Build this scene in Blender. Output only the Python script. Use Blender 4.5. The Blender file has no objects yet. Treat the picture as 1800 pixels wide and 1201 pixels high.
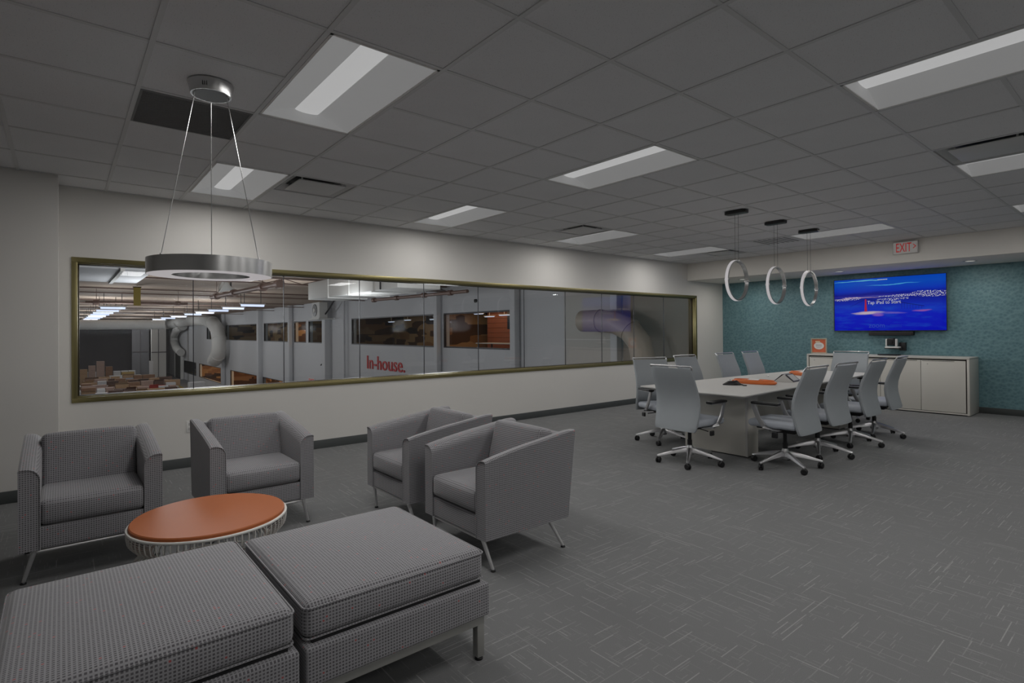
import bpy, bmesh, math, random
from mathutils import Vector, Matrix
PI = math.pi
S = bpy.context.scene
COL = S.collection
random.seed(7)

# ------------------------------------------------------------------ camera
CF, CHY, YAW, CH, ROLL, PIT = 964.0, 575.5, math.radians(50.605), 1.386, -.0074, .0066
_fw = Vector((math.cos(YAW), math.sin(YAW), 0)); _rt = Vector((math.sin(YAW), -math.cos(YAW), 0)); _up = Vector((0, 0, 1))
FW = _fw*math.cos(PIT) + _up*math.sin(PIT); _u2 = _up*math.cos(PIT) - _fw*math.sin(PIT)
RT = _rt*math.cos(ROLL) + _u2*math.sin(ROLL); UP = _u2*math.cos(ROLL) - _rt*math.sin(ROLL)
CP = Vector((0, 0, CH))
cd = bpy.data.cameras.new('camera'); cam = bpy.data.objects.new('camera', cd); COL.objects.link(cam)
cd.sensor_width = 36; cd.sensor_fit = 'HORIZONTAL'; cd.lens = CF/1800*36; cd.shift_y = -(600.5-CHY)/1800
cd.clip_start = .05; cd.clip_end = 300
m = Matrix((RT, UP, -FW)).transposed().to_4x4(); m.translation = CP; cam.matrix_world = m
S.camera = cam
def ray(x, y): return CF*FW + (x-900)*RT - (y-CHY)*UP
def atz(x, y, z): d = ray(x, y); return CP + d*((z-CH)/d.z)
def aty(x, y, Y): d = ray(x, y); return CP + d*(Y/d.y)
def atx(x, y, X): d = ray(x, y); return CP + d*(X/d.x)
def pix(p):
    q = Vector(p)-CP; w = q.dot(FW)
    return (900+CF*q.dot(RT)/w, CHY-CF*q.dot(UP)/w, w)

# ------------------------------------------------------------------ world, exposure
W = bpy.data.worlds.new('world'); S.world = W; W.use_nodes = True
W.node_tree.nodes['Background'].inputs[0].default_value = (.5, .55, .6, 1); W.node_tree.nodes['Background'].inputs[1].default_value = .02
S.view_settings.view_transform = 'Standard'; S.view_settings.look = 'None'
S.view_settings.exposure = 0; S.view_settings.gamma = 1; S.view_settings.use_curve_mapping = False

# ------------------------------------------------------------------ room numbers
ZC = 2.753; GS = .6096; GX, GY = .94, 1.2148        # ceiling height, grid pitch and origin
YW, XS, XT, ZS = 6.527, 10.12, 11.5, 2.405           # window wall, soffit face, teal wall, soffit underside
XL, YB = -3.4, -4.4                                  # walls behind the viewpoint
XH, ZHF, ZHC = 10.9, -3.88, 2.78                     # hall beyond: right wall, floor, deck
def gx(i): return GX+i*GS
def gy(j): return GY+j*GS

# ------------------------------------------------------------------ lamps
LP = 12.8
TROFFERS = [(0,2),(0,6),(4,2),(4,6),(8,6),(12,6),(12,2),(4,-2),(8,-2),(12,-2),(0,-2),(0,-6),(4,-6),(8,-6)]
def area(name, loc, sx, sy, power, color=(1,1,1), rot=(0,0,0), spread=PI):
    d = bpy.data.lights.new(name, 'AREA'); d.shape = 'RECTANGLE'; d.size = sx; d.size_y = sy
    d.energy = power; d.color = color; d.spread = spread
    o = bpy.data.objects.new(name, d); o.location = loc; o.rotation_euler = rot; COL.objects.link(o); return o
for i, j in TROFFERS:
    area('troffer_lamp', (gx(i+.5), gy(j+1), ZC-.012), .40, 1.1, LP, (1, .978, .952), spread=PI)
def point(name, loc, power, color, r=.4):
    d = bpy.data.lights.new(name, 'POINT'); d.energy = power; d.color = color; d.shadow_soft_size = r
    o = bpy.data.objects.new(name, d); o.location = loc; COL.objects.link(o); return o
for x in (1.6, 5.5):
    for y in (9.0, 13, 18, 24, 31, 39, 48, 58, 70):
        point('tube_fill', (x, y, 1.75), 70 if y < 25 else 150, (.93, .96, 1))  # added stand-ins for the tube rows, hung lower to brighten hall and deck

# ------------------------------------------------------------------ materials
def lin(c):
    if isinstance(c, (int, float)): c = (c, c, c)
    return tuple(((v/255)/12.92 if v/255 <= .04045 else ((v/255+.055)/1.055)**2.4) for v in c) + (1,)
MATS = {}
class NT:
    def __init__(s, name):
        s.m = bpy.data.materials.new(name); s.m.use_nodes = True; s.t = s.m.node_tree
        s.b = s.t.nodes['Principled BSDF']; s.out = s.t.nodes['Material Output']
    def n(s, typ, **kw):
        o = s.t.nodes.new(typ)
        for k, v in kw.items(): setattr(o, k, v)
        return o
    def l(s, a, b): s.t.links.new(a, b)
    def math(s, op, a, b=None, clamp=False):
        o = s.n('ShaderNodeMath', operation=op); o.use_clamp = clamp
        for i, v in enumerate((a, b)):
            if v is None: continue
            if isinstance(v, (int, float)): o.inputs[i].default_value = v
            else: s.l(v, o.inputs[i])
        return o.outputs[0]
    def mix(s, f, a, b):
        o = s.n('ShaderNodeMix', data_type='RGBA')
        for sock, v in ((o.inputs[0], f), (o.inputs[6], a), (o.inputs[7], b)):
            if isinstance(v, (tuple, float, int)): sock.default_value = v
            else: s.l(v, sock)
        return o.outputs[2]
    def coord(s, kind='Object'): return s.n('ShaderNodeTexCoord').outputs[kind]
    def noise(s, vec, scale, detail=2, rough=.5, out=0):
        o = s.n('ShaderNodeTexNoise'); o.inputs['Scale'].default_value = scale; o.inputs['Detail'].default_value = detail
        o.inputs['Roughness'].default_value = rough; s.l(vec, o.inputs['Vector']); return o.outputs[out]
    def mapping(s, vec, scale=(1,1,1), loc=(0,0,0), rot=(0,0,0)):
        o = s.n('ShaderNodeMapping'); o.inputs['Scale'].default_value = scale; o.inputs['Location'].default_value = loc
        o.inputs['Rotation'].default_value = rot; s.l(vec, o.inputs['Vector']); return o.outputs[0]
    def bump(s, h, strength, dist=.01):
        o = s.n('ShaderNodeBump'); o.inputs['Strength'].default_value = strength; o.inputs['Distance'].default_value = dist
        s.l(h, o.inputs['Height']); s.l(o.outputs[0], s.b.inputs['Normal'])
    def setp(s, **kw):
        for k, v in kw.items(): s.b.inputs[k.replace('_', ' ')].default_value = v
def plain(name, col, rough=.5, metal=0, var=.06, vscale=12, bump=0, bscale=200, spec=.5, emit=None, es=0):
    """procedural material: base colour with a little noise variation and optional fine relief"""
    if name in MATS: return MATS[name]
    t = NT(name); c = col if len(col) == 4 else tuple(col)+(1,)
    v = t.coord(); n = t.noise(v, vscale, 3)
    lo = tuple(x*(1-var) for x in c[:3])+(1,); hi = tuple(min(1, x*(1+var)) for x in c[:3])+(1,)
    t.l(t.mix(n, lo, hi), t.b.inputs['Base Color'])
    t.setp(Roughness=rough, Metallic=metal); t.b.inputs['Specular IOR Level'].default_value = spec
    if bump: t.bump(t.noise(v, bscale, 2), bump, .002)
    if emit: t.b.inputs['Emission Color'].default_value = tuple(emit[:3])+(1,); t.b.inputs['Emission Strength'].default_value = es
    MATS[name] = t.m; return t.m
M_wall = plain('painted_wall', (.70, .685, .655), .85, var=.012, vscale=1.5, bump=.15, bscale=260, spec=.2)
M_soffit = plain('painted_soffit', (.85, .82, .77), .85, var=.012, vscale=1.5, bump=.15, bscale=260, spec=.2)  # soffit paint, one even colour lighter than the walls
M_chrome = plain('brushed_chrome', (.62, .62, .62), .26, 1, var=.03, vscale=40)
M_alu = plain('polished_aluminium', (.50, .50, .51), .34, .9, var=.03, vscale=30)
M_leg = plain('satin_steel', (.78, .78, .78), .38, .75, var=.03)
M_grayalu = plain('grey_powdered_metal', (.40, .40, .38), .4, .5, var=.03)
M_black = plain('black_plastic', (.008, .008, .009), .45, var=.2)
M_darkmetal = plain('dark_metal', (.05, .05, .05), .4, .8)
M_blackpipe = plain('black_pipe', (.012, .011, .012), .5, .3)
M_base = plain('baseboard_vinyl', lin((62, 66, 66)), .6, var=.05)
M_bronze = plain('gold_bronze_frame', (.27, .235, .11), .36, .8, var=.08, vscale=6)
M_darkbronze = plain('dark_bronze_frame', (.05, .042, .025), .45, .5, var=.08)
M_white = plain('white_laminate', (.53, .52, .50), .5, var=.015, vscale=3)
M_whitecab = plain('cream_laminate', (.62, .60, .55), .4, var=.015, vscale=3)
M_shadowgap = plain('shadow_gap', (.05, .045, .04), .8)
M_wirewhite = plain('white_wire', (.80, .79, .75), .35, var=.03)
M_orange = plain('orange_laminate', (.45, .138, .050), .5, spec=.18, var=.04, vscale=5)
M_orange2 = plain('orange_plastic', (.70, .17, .04), .4, var=.05)
M_tee = plain('ceiling_tee', (.62, .62, .62), .5, var=.02)
M_paper = plain('white_card', (.75, .74, .72), .7, var=.02)
M_red = plain('red_letter', (.55, .03, .03), .5, var=.04, emit=(.5, .02, .02), es=.25)
M_redpaint = plain('red_vinyl', (.50, .03, .03), .6, var=.04)

def m_tile():
    t = NT('mineral_fibre_tile'); v = t.coord()
    n = t.noise(v, 170, 2, .6); pits = t.math('LESS_THAN', n, .335)
    n2 = t.noise(v, 3.0, 2)
    base = t.mix(n2, (.73, .73, .74, 1), (.78, .78, .79, 1))
    t.l(t.mix(t.math('MULTIPLY', pits, .55), base, (.16, .16, .16, 1)), t.b.inputs['Base Color'])
    t.setp(Roughness=.95); t.b.inputs['Specular IOR Level'].default_value = .1
    t.bump(n, .25, .003); return t.m
M_tile = m_tile()
M_tiledark = plain('dark_return_grille', (.22, .22, .22), .8, var=.05)

def m_carpet():
    t = NT('grey_streaked_carpet'); v = t.coord()
    grain = t.noise(v, 420, 2, .7); big = t.noise(v, 1.1, 2)
    base = t.mix(grain, lin((96, 97, 98)), lin((148, 149, 150)))
    base = t.mix(t.math('MULTIPLY', big, .35), base, lin((104, 104, 103)))
    # modules turned a quarter: streaks run along x in one and along y in the next
    sep = t.n('ShaderNodeSeparateXYZ'); t.l(v, sep.inputs[0])
    fx = t.math('FLOOR', t.math('DIVIDE', sep.outputs[0], .61)); fy = t.math('FLOOR', t.math('DIVIDE', sep.outputs[1], .61))
    chk = t.math('ABSOLUTE', t.math('MODULO', t.math('ADD', fx, fy), 2))
    def dashes(a, b, pitch, length, thick, prob):
        row = t.math('FLOOR', t.math('DIVIDE', b, pitch)); wr = t.n('ShaderNodeTexWhiteNoise', noise_dimensions='1D'); t.l(row, wr.inputs['W'])
        pos = t.math('ADD', t.math('DIVIDE', a, length), t.math('MULTIPLY', wr.outputs[0], 17.3)); cell = t.math('FLOOR', pos)
        cc = t.n('ShaderNodeCombineXYZ'); t.l(row, cc.inputs[0]); t.l(cell, cc.inputs[1])
        wc = t.n('ShaderNodeTexWhiteNoise', noise_dimensions='2D'); t.l(cc.outputs[0], wc.inputs['Vector'])
        on = t.math('GREATER_THAN', wc.outputs[0], 1-prob)
        th = t.math('LESS_THAN', t.math('FRACT', t.math('DIVIDE', b, pitch)), thick)
        inside = t.math('LESS_THAN', t.math('FRACT', pos), t.math('ADD', t.math('MULTIPLY', wr.outputs[0], .6), .35))
        return t.math('MULTIPLY', t.math('MULTIPLY', on, th), inside)
    X_, Y_ = sep.outputs[0], sep.outputs[1]
    sx = t.math('MAXIMUM', dashes(X_, Y_, .027, .30, .17, .20), t.math('MULTIPLY', dashes(X_, Y_, .0113, .10, .3, .16), .5))
    sy = t.math('MAXIMUM', dashes(Y_, X_, .029, .30, .17, .20), t.math('MULTIPLY', dashes(Y_, X_, .0117, .10, .3, .16), .5))
    st = t.math('ADD', t.math('MULTIPLY', sx, chk), t.math('MULTIPLY', sy, t.math('SUBTRACT', 1, chk)))
    stv = t.math('MAXIMUM', st, t.math('MULTIPLY', t.math('MAXIMUM', sx, sy), .45))
    g2 = t.noise(v, 160, 2)
    stv = t.math('MULTIPLY', stv, t.math('ADD', t.math('MULTIPLY', g2, .9), .15))
    t.l(t.mix(stv, base, lin((168, 168, 166))), t.b.inputs['Base Color'])
    t.setp(Roughness=.95); t.b.inputs['Specular IOR Level'].default_value = .15
    t.bump(grain, .5, .004); return t.m
M_carpet = m_carpet()

def m_fabric(name, light, dark, redp=.03, pitch=.0105):
    t = NT(name); uv = t.coord('UV'); v = t.mapping(uv, (1/pitch, 1/pitch, 1))
    sep = t.n('ShaderNodeSeparateXYZ'); t.l(v, sep.inputs[0])
    fu = t.math('FRACT', sep.outputs[0]); fv = t.math('FRACT', sep.outputs[1])
    du = t.math('MULTIPLY', t.math('GREATER_THAN', fu, .34), t.math('LESS_THAN', fu, .93))
    dv = t.math('MULTIPLY', t.math('GREATER_THAN', fv, .38), t.math('LESS_THAN', fv, .92))
    dot = t.math('MULTIPLY', du, dv)
    fl = t.n('ShaderNodeVectorMath', operation='FLOOR'); t.l(v, fl.inputs[0])
    wn = t.n('ShaderNodeTexWhiteNoise', noise_dimensions='2D'); t.l(fl.outputs[0], wn.inputs['Vector'])
    thread = t.noise(t.mapping(uv, (900, 260, 1)), 1, 2)
    lt = t.mix(thread, tuple(x*.86 for x in light[:3])+(1,), tuple(x*1.14 for x in light[:3])+(1,))
    dk = t.mix(wn.outputs[0], dark, tuple(x*1.5 for x in dark[:3])+(1,))
    red = t.math('GREATER_THAN', wn.outputs[0], 1-redp)
    dk = t.mix(red, dk, (.36, .085, .085, 1))
    t.l(t.mix(dot, lt, dk), t.b.inputs['Base Color'])
    t.setp(Roughness=.8); t.b.inputs['Specular IOR Level'].default_value = .3
    t.b.inputs['Sheen Weight'].default_value = .35; t.b.inputs['Sheen Roughness'].default_value = .4
    h = t.math('SUBTRACT', 1, dot); t.bump(h, .35, .002); return t.m
M_fab = m_fabric('woven_dot_fabric', (.31, .308, .322, 1), (.09, .086, .095, 1), .018, .0115)
M_vinyl = plain('grey_chair_vinyl', (.31, .335, .355), .55, var=.03, bump=.1, bscale=300)
M_seatvinyl = plain('pale_seat_vinyl', (.42, .45, .50), .5, var=.03, bump=.1, bscale=300)

def m_teal():
    t = NT('teal_wallcovering'); v = t.coord(); mv = t.mapping(v, (1, 1, 1))
    vo = t.n('ShaderNodeTexVoronoi'); vo.inputs['Scale'].default_value = 22; t.l(mv, vo.inputs['Vector'])
    n = t.noise(v, 60, 3)
    f = t.math('ADD', t.math('MULTIPLY', vo.outputs[0], .9), t.math('MULTIPLY', n, .5), True)
    t.l(t.mix(f, (.065, .155, .19, 1), (.145, .268, .295, 1)), t.b.inputs['Base Color'])
    t.setp(Roughness=.55); t.bump(vo.outputs[0], .5, .012); return t.m
M_teal = m_teal()

def m_glass():
    t = NT('window_glass'); t.t.nodes.remove(t.b)
    tr = t.n('ShaderNodeBsdfTransparent'); tr.inputs[0].default_value = (.965, .97, .965, 1)
    gl = t.n('ShaderNodeBsdfGlossy'); gl.inputs['Roughness'].default_value = 0; gl.inputs[0].default_value = (.95, .97, 1, 1)
    lw = t.n('ShaderNodeLayerWeight'); lw.inputs['Blend'].default_value = .5
    f = t.math('ADD', t.math('MULTIPLY', t.math('POWER', lw.outputs['Facing'], 3.4), .75), .028)
    mx = t.n('ShaderNodeMixShader'); t.l(f, mx.inputs[0]); t.l(tr.outputs[0], mx.inputs[1]); t.l(gl.outputs[0], mx.inputs[2])
    t.l(mx.outputs[0], t.out.inputs[0]); return t.m
M_glass = m_glass()

def m_emit(name, col, strength=1.0, base=.3):
    if name in MATS: return MATS[name]
    t = NT(name); v = t.coord(); n = t.noise(v, 4, 1)
    t.l(t.mix(n, tuple(x*.97 for x in col[:3])+(1,), tuple(col[:3])+(1,)), t.b.inputs['Emission Color'])
    t.b.inputs['Emission Strength'].default_value = strength
    t.setp(Base_Color=(base, base, base, 1), Roughness=.6)
    if base < .1: t.b.inputs['Specular IOR Level'].default_value = .1
    MATS[name] = t.m; return t.m
M_lens = m_emit('lit_lens', lin((163, 163, 163)), 1)
M_wing = m_emit('lit_diffuser_wing', lin((122, 122, 122)), .75)
M_ringlight = m_emit('lit_ring_diffuser', lin((160, 156, 158)), 1)
M_tube = m_emit('lit_tube', (.50, .58, .78), 1.4)
M_down = m_emit('lit_downlight', lin((175, 175, 168)), 1)

# ------------------------------------------------------------------ geometry helpers
class G:
    def __init__(s): s.v = []; s.f = []
    def box(s, x0, y0, z0, x1, y1, z1):
        b = len(s.v); s.v += [(x0,y0,z0),(x1,y0,z0),(x1,y1,z0),(x0,y1,z0),(x0,y0,z1),(x1,y0,z1),(x1,y1,z1),(x0,y1,z1)]
        s.f += [tuple(b+i for i in q) for q in ((0,3,2,1),(4,5,6,7),(0,1,5,4),(1,2,6,5),(2,3,7,6),(3,0,4,7))]; return s
    def loft(s, secs, closed=False, caps=True):
        b = len(s.v); n = len(secs[0])
        for q in secs: s.v += [tuple(p) for p in q]
        m_ = len(secs)
        for i in range(m_ if closed else m_-1):
            for j in range(n):
                k = (j+1) % n; a0 = b+i*n; a1 = b+((i+1) % m_)*n
                s.f.append((a0+j, a0+k, a1+k, a1+j))
        if caps and not closed:
            s.f.append(tuple(b+j for j in reversed(range(n)))); s.f.append(tuple(b+(m_-1)*n+j for j in range(n)))
        return s
    def tube(s, pts, r, n=10, closed=False):
        pts = [Vector(p) for p in pts]; rs = r if isinstance(r, (list, tuple)) else [r]*len(pts); secs = []; prev = None
        for i, p in enumerate(pts):
            if closed: d = pts[(i+1) % len(pts)]-pts[i-1]
            else: d = pts[min(i+1, len(pts)-1)]-pts[max(i-1, 0)]
            d.normalize()
            if prev is None:
                a = Vector((0,0,1)) if abs(d.z) < .9 else Vector((1,0,0)); u = d.cross(a).normalized()
            else:
                u = prev - d*prev.dot(d); u.normalize()
            prev = u; w = d.cross(u)
            secs.append([p+(u*math.cos(2*PI*k/n)+w*math.sin(2*PI*k/n))*rs[i] for k in range(n)])
        return s.loft(secs, closed)
    def lathe(s, prof, n=32, c=(0,0,0), a0=0, a1=2*PI):
        full = abs(a1-a0-2*PI) < 1e-6; cnt = n if full else n+1; secs = []
        for k in range(cnt):
            a = a0+(a1-a0)*k/n
            secs.append([(c[0]+r*math.cos(a), c[1]+r*math.sin(a), c[2]+z) for r, z in prof])
        b = len(s.v); L = len(prof)
        for q in secs: s.v += q
        for k in range(cnt if full else cnt-1):
            for j in range(L-1):
                k2 = (k+1) % cnt; s.f.append((b+k*L+j, b+k2*L+j, b+k2*L+j+1, b+k*L+j+1))
        return s
    def prism(s, poly, z0, z1, axis='z'):
        f = {'z': lambda p, t: (p[0], p[1], t), 'x': lambda p, t: (t, p[0], p[1]), 'y': lambda p, t: (p[0], t, p[1])}[axis]
        return s.loft([[f(p, z0) for p in poly], [f(p, z1) for p in poly]])
    def rcube(s, c, h, r, crown=(0,0,0), k=3, m_=4):
        """rounded box centred c, half sizes h, edge radius r, faces crowned outwards"""
        def ax(H):
            a = [-H+r*(1-math.tan(PI/4*(1-i/k))) for i in range(k)]
            mid = [-H+r+(2*H-2*r)*i/m_ for i in range(m_+1)]
            return a+mid+[-x for x in reversed(a)]
        A = [ax(h[i]) for i in range(3)]; idx = {}
        def vert(p):
            key = tuple(round(x, 5) for x in p)
            if key in idx: return idx[key]
            q = [max(-(h[i]-r), min(h[i]-r, p[i])) for i in range(3)]
            d = Vector([p[i]-q[i] for i in range(3)]); d.normalize(); o = [q[i]+r*d[i] for i in range(3)]
            w = [1-min(1, abs(p[i])/h[i])**2 for i in range(3)]
            o[2] += crown[2]*w[0]*w[1]*(o[2]/h[2]); o[1] += crown[1]*w[0]*w[2]*(o[1]/h[1]); o[0] += crown[0]*w[1]*w[2]*(o[0]/h[0])
            s.v.append(tuple(o[i]+c[i] for i in range(3))); idx[key] = len(s.v)-1; return idx[key]
        for a in range(3):
            u, w_ = (a+1) % 3, (a+2) % 3
            for sgn in (-1, 1):
                for i in range(len(A[u])-1):
                    for j in range(len(A[w_])-1):
                        q = []
                        for du, dw in ((0,0),(1,0),(1,1),(0,1)):
                            p = [0,0,0]; p[a] = sgn*h[a]; p[u] = A[u][i+du]; p[w_] = A[w_][j+dw]; q.append(vert(p))
                        s.f.append(tuple(q if sgn > 0 else reversed(q)))
        return s
    def xf(s, M, start=0):
        for i in range(start, len(s.v)): s.v[i] = tuple(M @ Vector(s.v[i]))
        return s
def obj(name, g, mat, parent=None, bevel=0, seg=2, smooth=True, kind=None, label=None, loc=None, rotz=0):
    me = bpy.data.meshes.new(name); me.from_pydata(g.v, [], g.f)
    bm = bmesh.new(); bm.from_mesh(me)
    bmesh.ops.recalc_face_normals(bm, faces=bm.faces)
    if bevel: bmesh.ops.bevel(bm, geom=list(bm.edges), offset=bevel, segments=seg, profile=.5, affect='EDGES', clamp_overlap=True)
    uvl = bm.loops.layers.uv.new('uv'); bm.normal_update()
    for f in bm.faces:
        n = f.normal; a = max(range(3), key=lambda i: abs(n[i])); u, w = ((1,2),(0,2),(0,1))[a]
        for lp in f.loops: lp[uvl].uv = (lp.vert.co[u], lp.vert.co[w])
    bm.to_mesh(me); bm.free()
    if smooth: me.shade_smooth(); me.set_sharp_from_angle(angle=math.radians(38))
    me.materials.append(mat)
    o = bpy.data.objects.new(name, me); COL.objects.link(o)
    if parent: o.parent = parent
    if loc: o.location = loc
    if rotz: o.rotation_euler.z = rotz
    if kind: o['kind'] = kind
    if label: o['label'] = label
    return o
def struct(name, g, mat, parent=None, **kw): return obj(name, g, mat, parent, kind=None if parent else 'structure', **kw)
def tag(o, label, cat, group=None):
    o['label'] = label; o['category'] = cat
    if group: o['group'] = group
    return o
def thing(name, label, cat, loc=(0,0,0), rotz=0, group=None):
    o = bpy.data.objects.new(name, None); COL.objects.link(o); o.empty_display_size = .1
    o.location = loc; o.rotation_euler = (0, 0, rotz); return tag(o, label, cat, group)
def dup(o, loc=None, rotz=None, label=None, parent=None):
    c = o.copy(); COL.objects.link(c)
    if parent: c.parent = parent
    if loc is not None: c.location = loc
    if rotz is not None: c.rotation_euler = (0, 0, rotz)
    if label: c['label'] = label
    for ch in [x for x in ALLCH(o)]: dup(ch, parent=c)
    return c
def ALLCH(o): return [x for x in COL.objects if x.parent == o]
def text_g(body, size, extrude=.002, xs=1.0):
    cu = bpy.data.curves.new('t', 'FONT'); cu.body = body; cu.size = size; cu.extrude = extrude; cu.resolution_u = 3
    ob = bpy.data.objects.new('t', cu); COL.objects.link(ob)
    dg = bpy.context.evaluated_depsgraph_get(); me = bpy.data.meshes.new_from_object(ob.evaluated_get(dg))
    g = G(); g.v = [(v.co.x*xs, v.co.y, v.co.z) for v in me.vertices]; g.f = [tuple(p.vertices) for p in me.polygons]
    bpy.data.objects.remove(ob); bpy.data.curves.remove(cu); bpy.data.meshes.remove(me); return g
def bounds(g):
    return [(min(v[i] for v in g.v), max(v[i] for v in g.v)) for i in range(3)]
def text_fit(body, w, h, extrude, M):
    """lettering scaled to a w by h rectangle from its lower left corner, then moved by M"""
    g = text_g(body, 1, extrude); b = bounds(g); sx = w/(b[0][1]-b[0][0]); sy = h/(b[1][1]-b[1][0])
    g.v = [((x-b[0][0])*sx, (y-b[1][0])*sy, z) for x, y, z in g.v]; return g.xf(M)
# matrix of a board seen from -x (text runs towards -y) with lower left corner p
def board(p): return Matrix(((0,0,-1,p[0]), (-1,0,0,p[1]), (0,1,0,p[2]), (0,0,0,1)))

# ================================================================== ROOM SHELL
struct('floor', G().box(XL-.1, YB-.1, -.12, XT+.1, YW+.02, 0), M_carpet)
# window wall with the long opening
WX0, WX1, WZ0, WZ1 = .07, 10.45, .745, 2.105
g = G(); g.box(-.02, YW, -.12, WX0, YW+.16, 2.9); g.box(WX1, YW, -.12, XT+.1, YW+.16, 2.9)
g.box(WX0, YW, -.12, WX1, YW+.16, WZ0); g.box(WX0, YW, WZ1, WX1, YW+.16, 2.9)
struct('wall_window_side', g, M_wall, smooth=False)
struct('wall_left_column', G().box(XL-.1, 6.12, 0, -.02, YW+.16, 2.9), M_wall, bevel=.004)
struct('wall_left', G().box(XL-.12, YB-.1, 0, XL, 6.12, 2.9), M_wall)
struct('wall_behind', G().box(XL-.1, YB-.12, 0, XT+.1, YB, 2.9), M_wall)
struct('wall_teal', G().box(XT, YB-.1, 0, XT+.12, YW, 2.9), M_teal)
struct('soffit', G().box(XS, YB, ZS, XT, YW, 2.9), M_soffit, bevel=.003)
g = G(); g.prism([(YW-.013, 0), (YW, 0), (YW, .1), (YW-.006, .1), (YW-.013, .09)], -.02, XT, 'x')
struct('baseboard_window_side', g, M_base)
struct('baseboard_left', G().box(XL, 6.107, 0, -.02, 6.12, .1).box(-.02, 6.107, 0, -.007, YW, .1), M_base, bevel=.003)
struct('baseboard_teal', G().box(XT-.013, YB, 0, XT, YW-.013, .1), M_base, bevel=.003)

# ---- suspended ceiling: every tile in view a panel of its own
ceil = struct('ceiling', G().box(XL-.1, YB-.1, ZC+.12, XS, YW+.16, ZC+.2), plain('deck_above', (.3,.3,.3), .9))
skip = {(1,6),(7,6),(13,6),(7,-1),(12,4),(-1,4)}
for i, j in TROFFERS: skip |= {(i, j), (i, j+1)}
tiles = []
for i in range(-8, 16):
    for j in range(-10, 9):
        if (i, j) in skip: continue
        x0, x1 = max(gx(i), XL), min(gx(i+1), XS); y0, y1 = max(gy(j), YB), min(gy(j+1), YW)
        if x1-x0 < .05 or y1-y0 < .05: continue
        vis = False; wmin = 99
        for px_, py_ in ((x0,y0),(x1,y0),(x0,y1),(x1,y1)):
            u, v, w = pix((px_, py_, ZC))
            if w > .15 and -60 < u < 1860 and -60 < v < 1260: vis = True; wmin = min(wmin, w)
        tiles.append((0 if vis else 1, wmin, x0, x1, y0, y1))
tiles.sort(); rest = G(); cache = {}
for k, (nv, _, x0, x1, y0, y1) in enumerate(tiles):
    e = .009; w, h = x1-x0-2*e, y1-y0-2*e
    if nv or k >= 300: rest.box(x0+e, y0+e, ZC+.005, x1-e, y1-e, ZC+.02); continue
    key = (round(w, 3), round(h, 3)); p = ((x0+x1)/2, (y0+y1)/2, ZC+.005)
    if key not in cache:
        cache[key] = obj('ceiling_tile', G().box(-w/2, -h/2, 0, w/2, h/2, .015), M_tile, ceil, bevel=.003, seg=1, loc=p)
    else:
        c = cache[key].copy(); COL.objects.link(c); c.location = p
o = obj('ceiling_tile_rest', rest, M_tile, ceil, kind='stuff', smooth=False)
for i in range(-7, 16):
    if XL < gx(i) < XS: obj('tee_bar', G().box(gx(i)-.012, YB, ZC, gx(i)+.012, YW, ZC+.03), M_tee, ceil, smooth=False)
tee_c = {}
for j in range(-9, 9):
    if YB < gy(j) < YW:
        xs = [XL]+[gx(i) for i in range(-7, 16) if XL < gx(i) < XS]+[XS]
        for a, b in zip(xs[:-1], xs[1:]):
            ii = round((a-GX)/GS)
            if any(ti == ii and j == tj+1 for ti, tj in TROFFERS): continue
            u, v, w = pix(((a+b)/2, gy(j), ZC))
            if not (w > .1 and -300 < u < 2100 and -300 < v < 1500): continue
            L = round(b-a-.024, 4); p = (a+.012, gy(j), ZC+.001)
            if L not in tee_c: tee_c[L] = obj('cross_tee', G().box(0, -.012, 0, L, .012, .028), M_tee, ceil, smooth=False, loc=p)
            else: c = tee_c[L].copy(); COL.objects.link(c); c.location = p
g = G().box(XL, YW-.022, ZC+.001, XS, YW, ZC+.02).box(XS-.022, YB, ZC+.001, XS, YW-.022, ZC+.02)
obj('edge_angle', g, M_tee, ceil, smooth=False)

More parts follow.
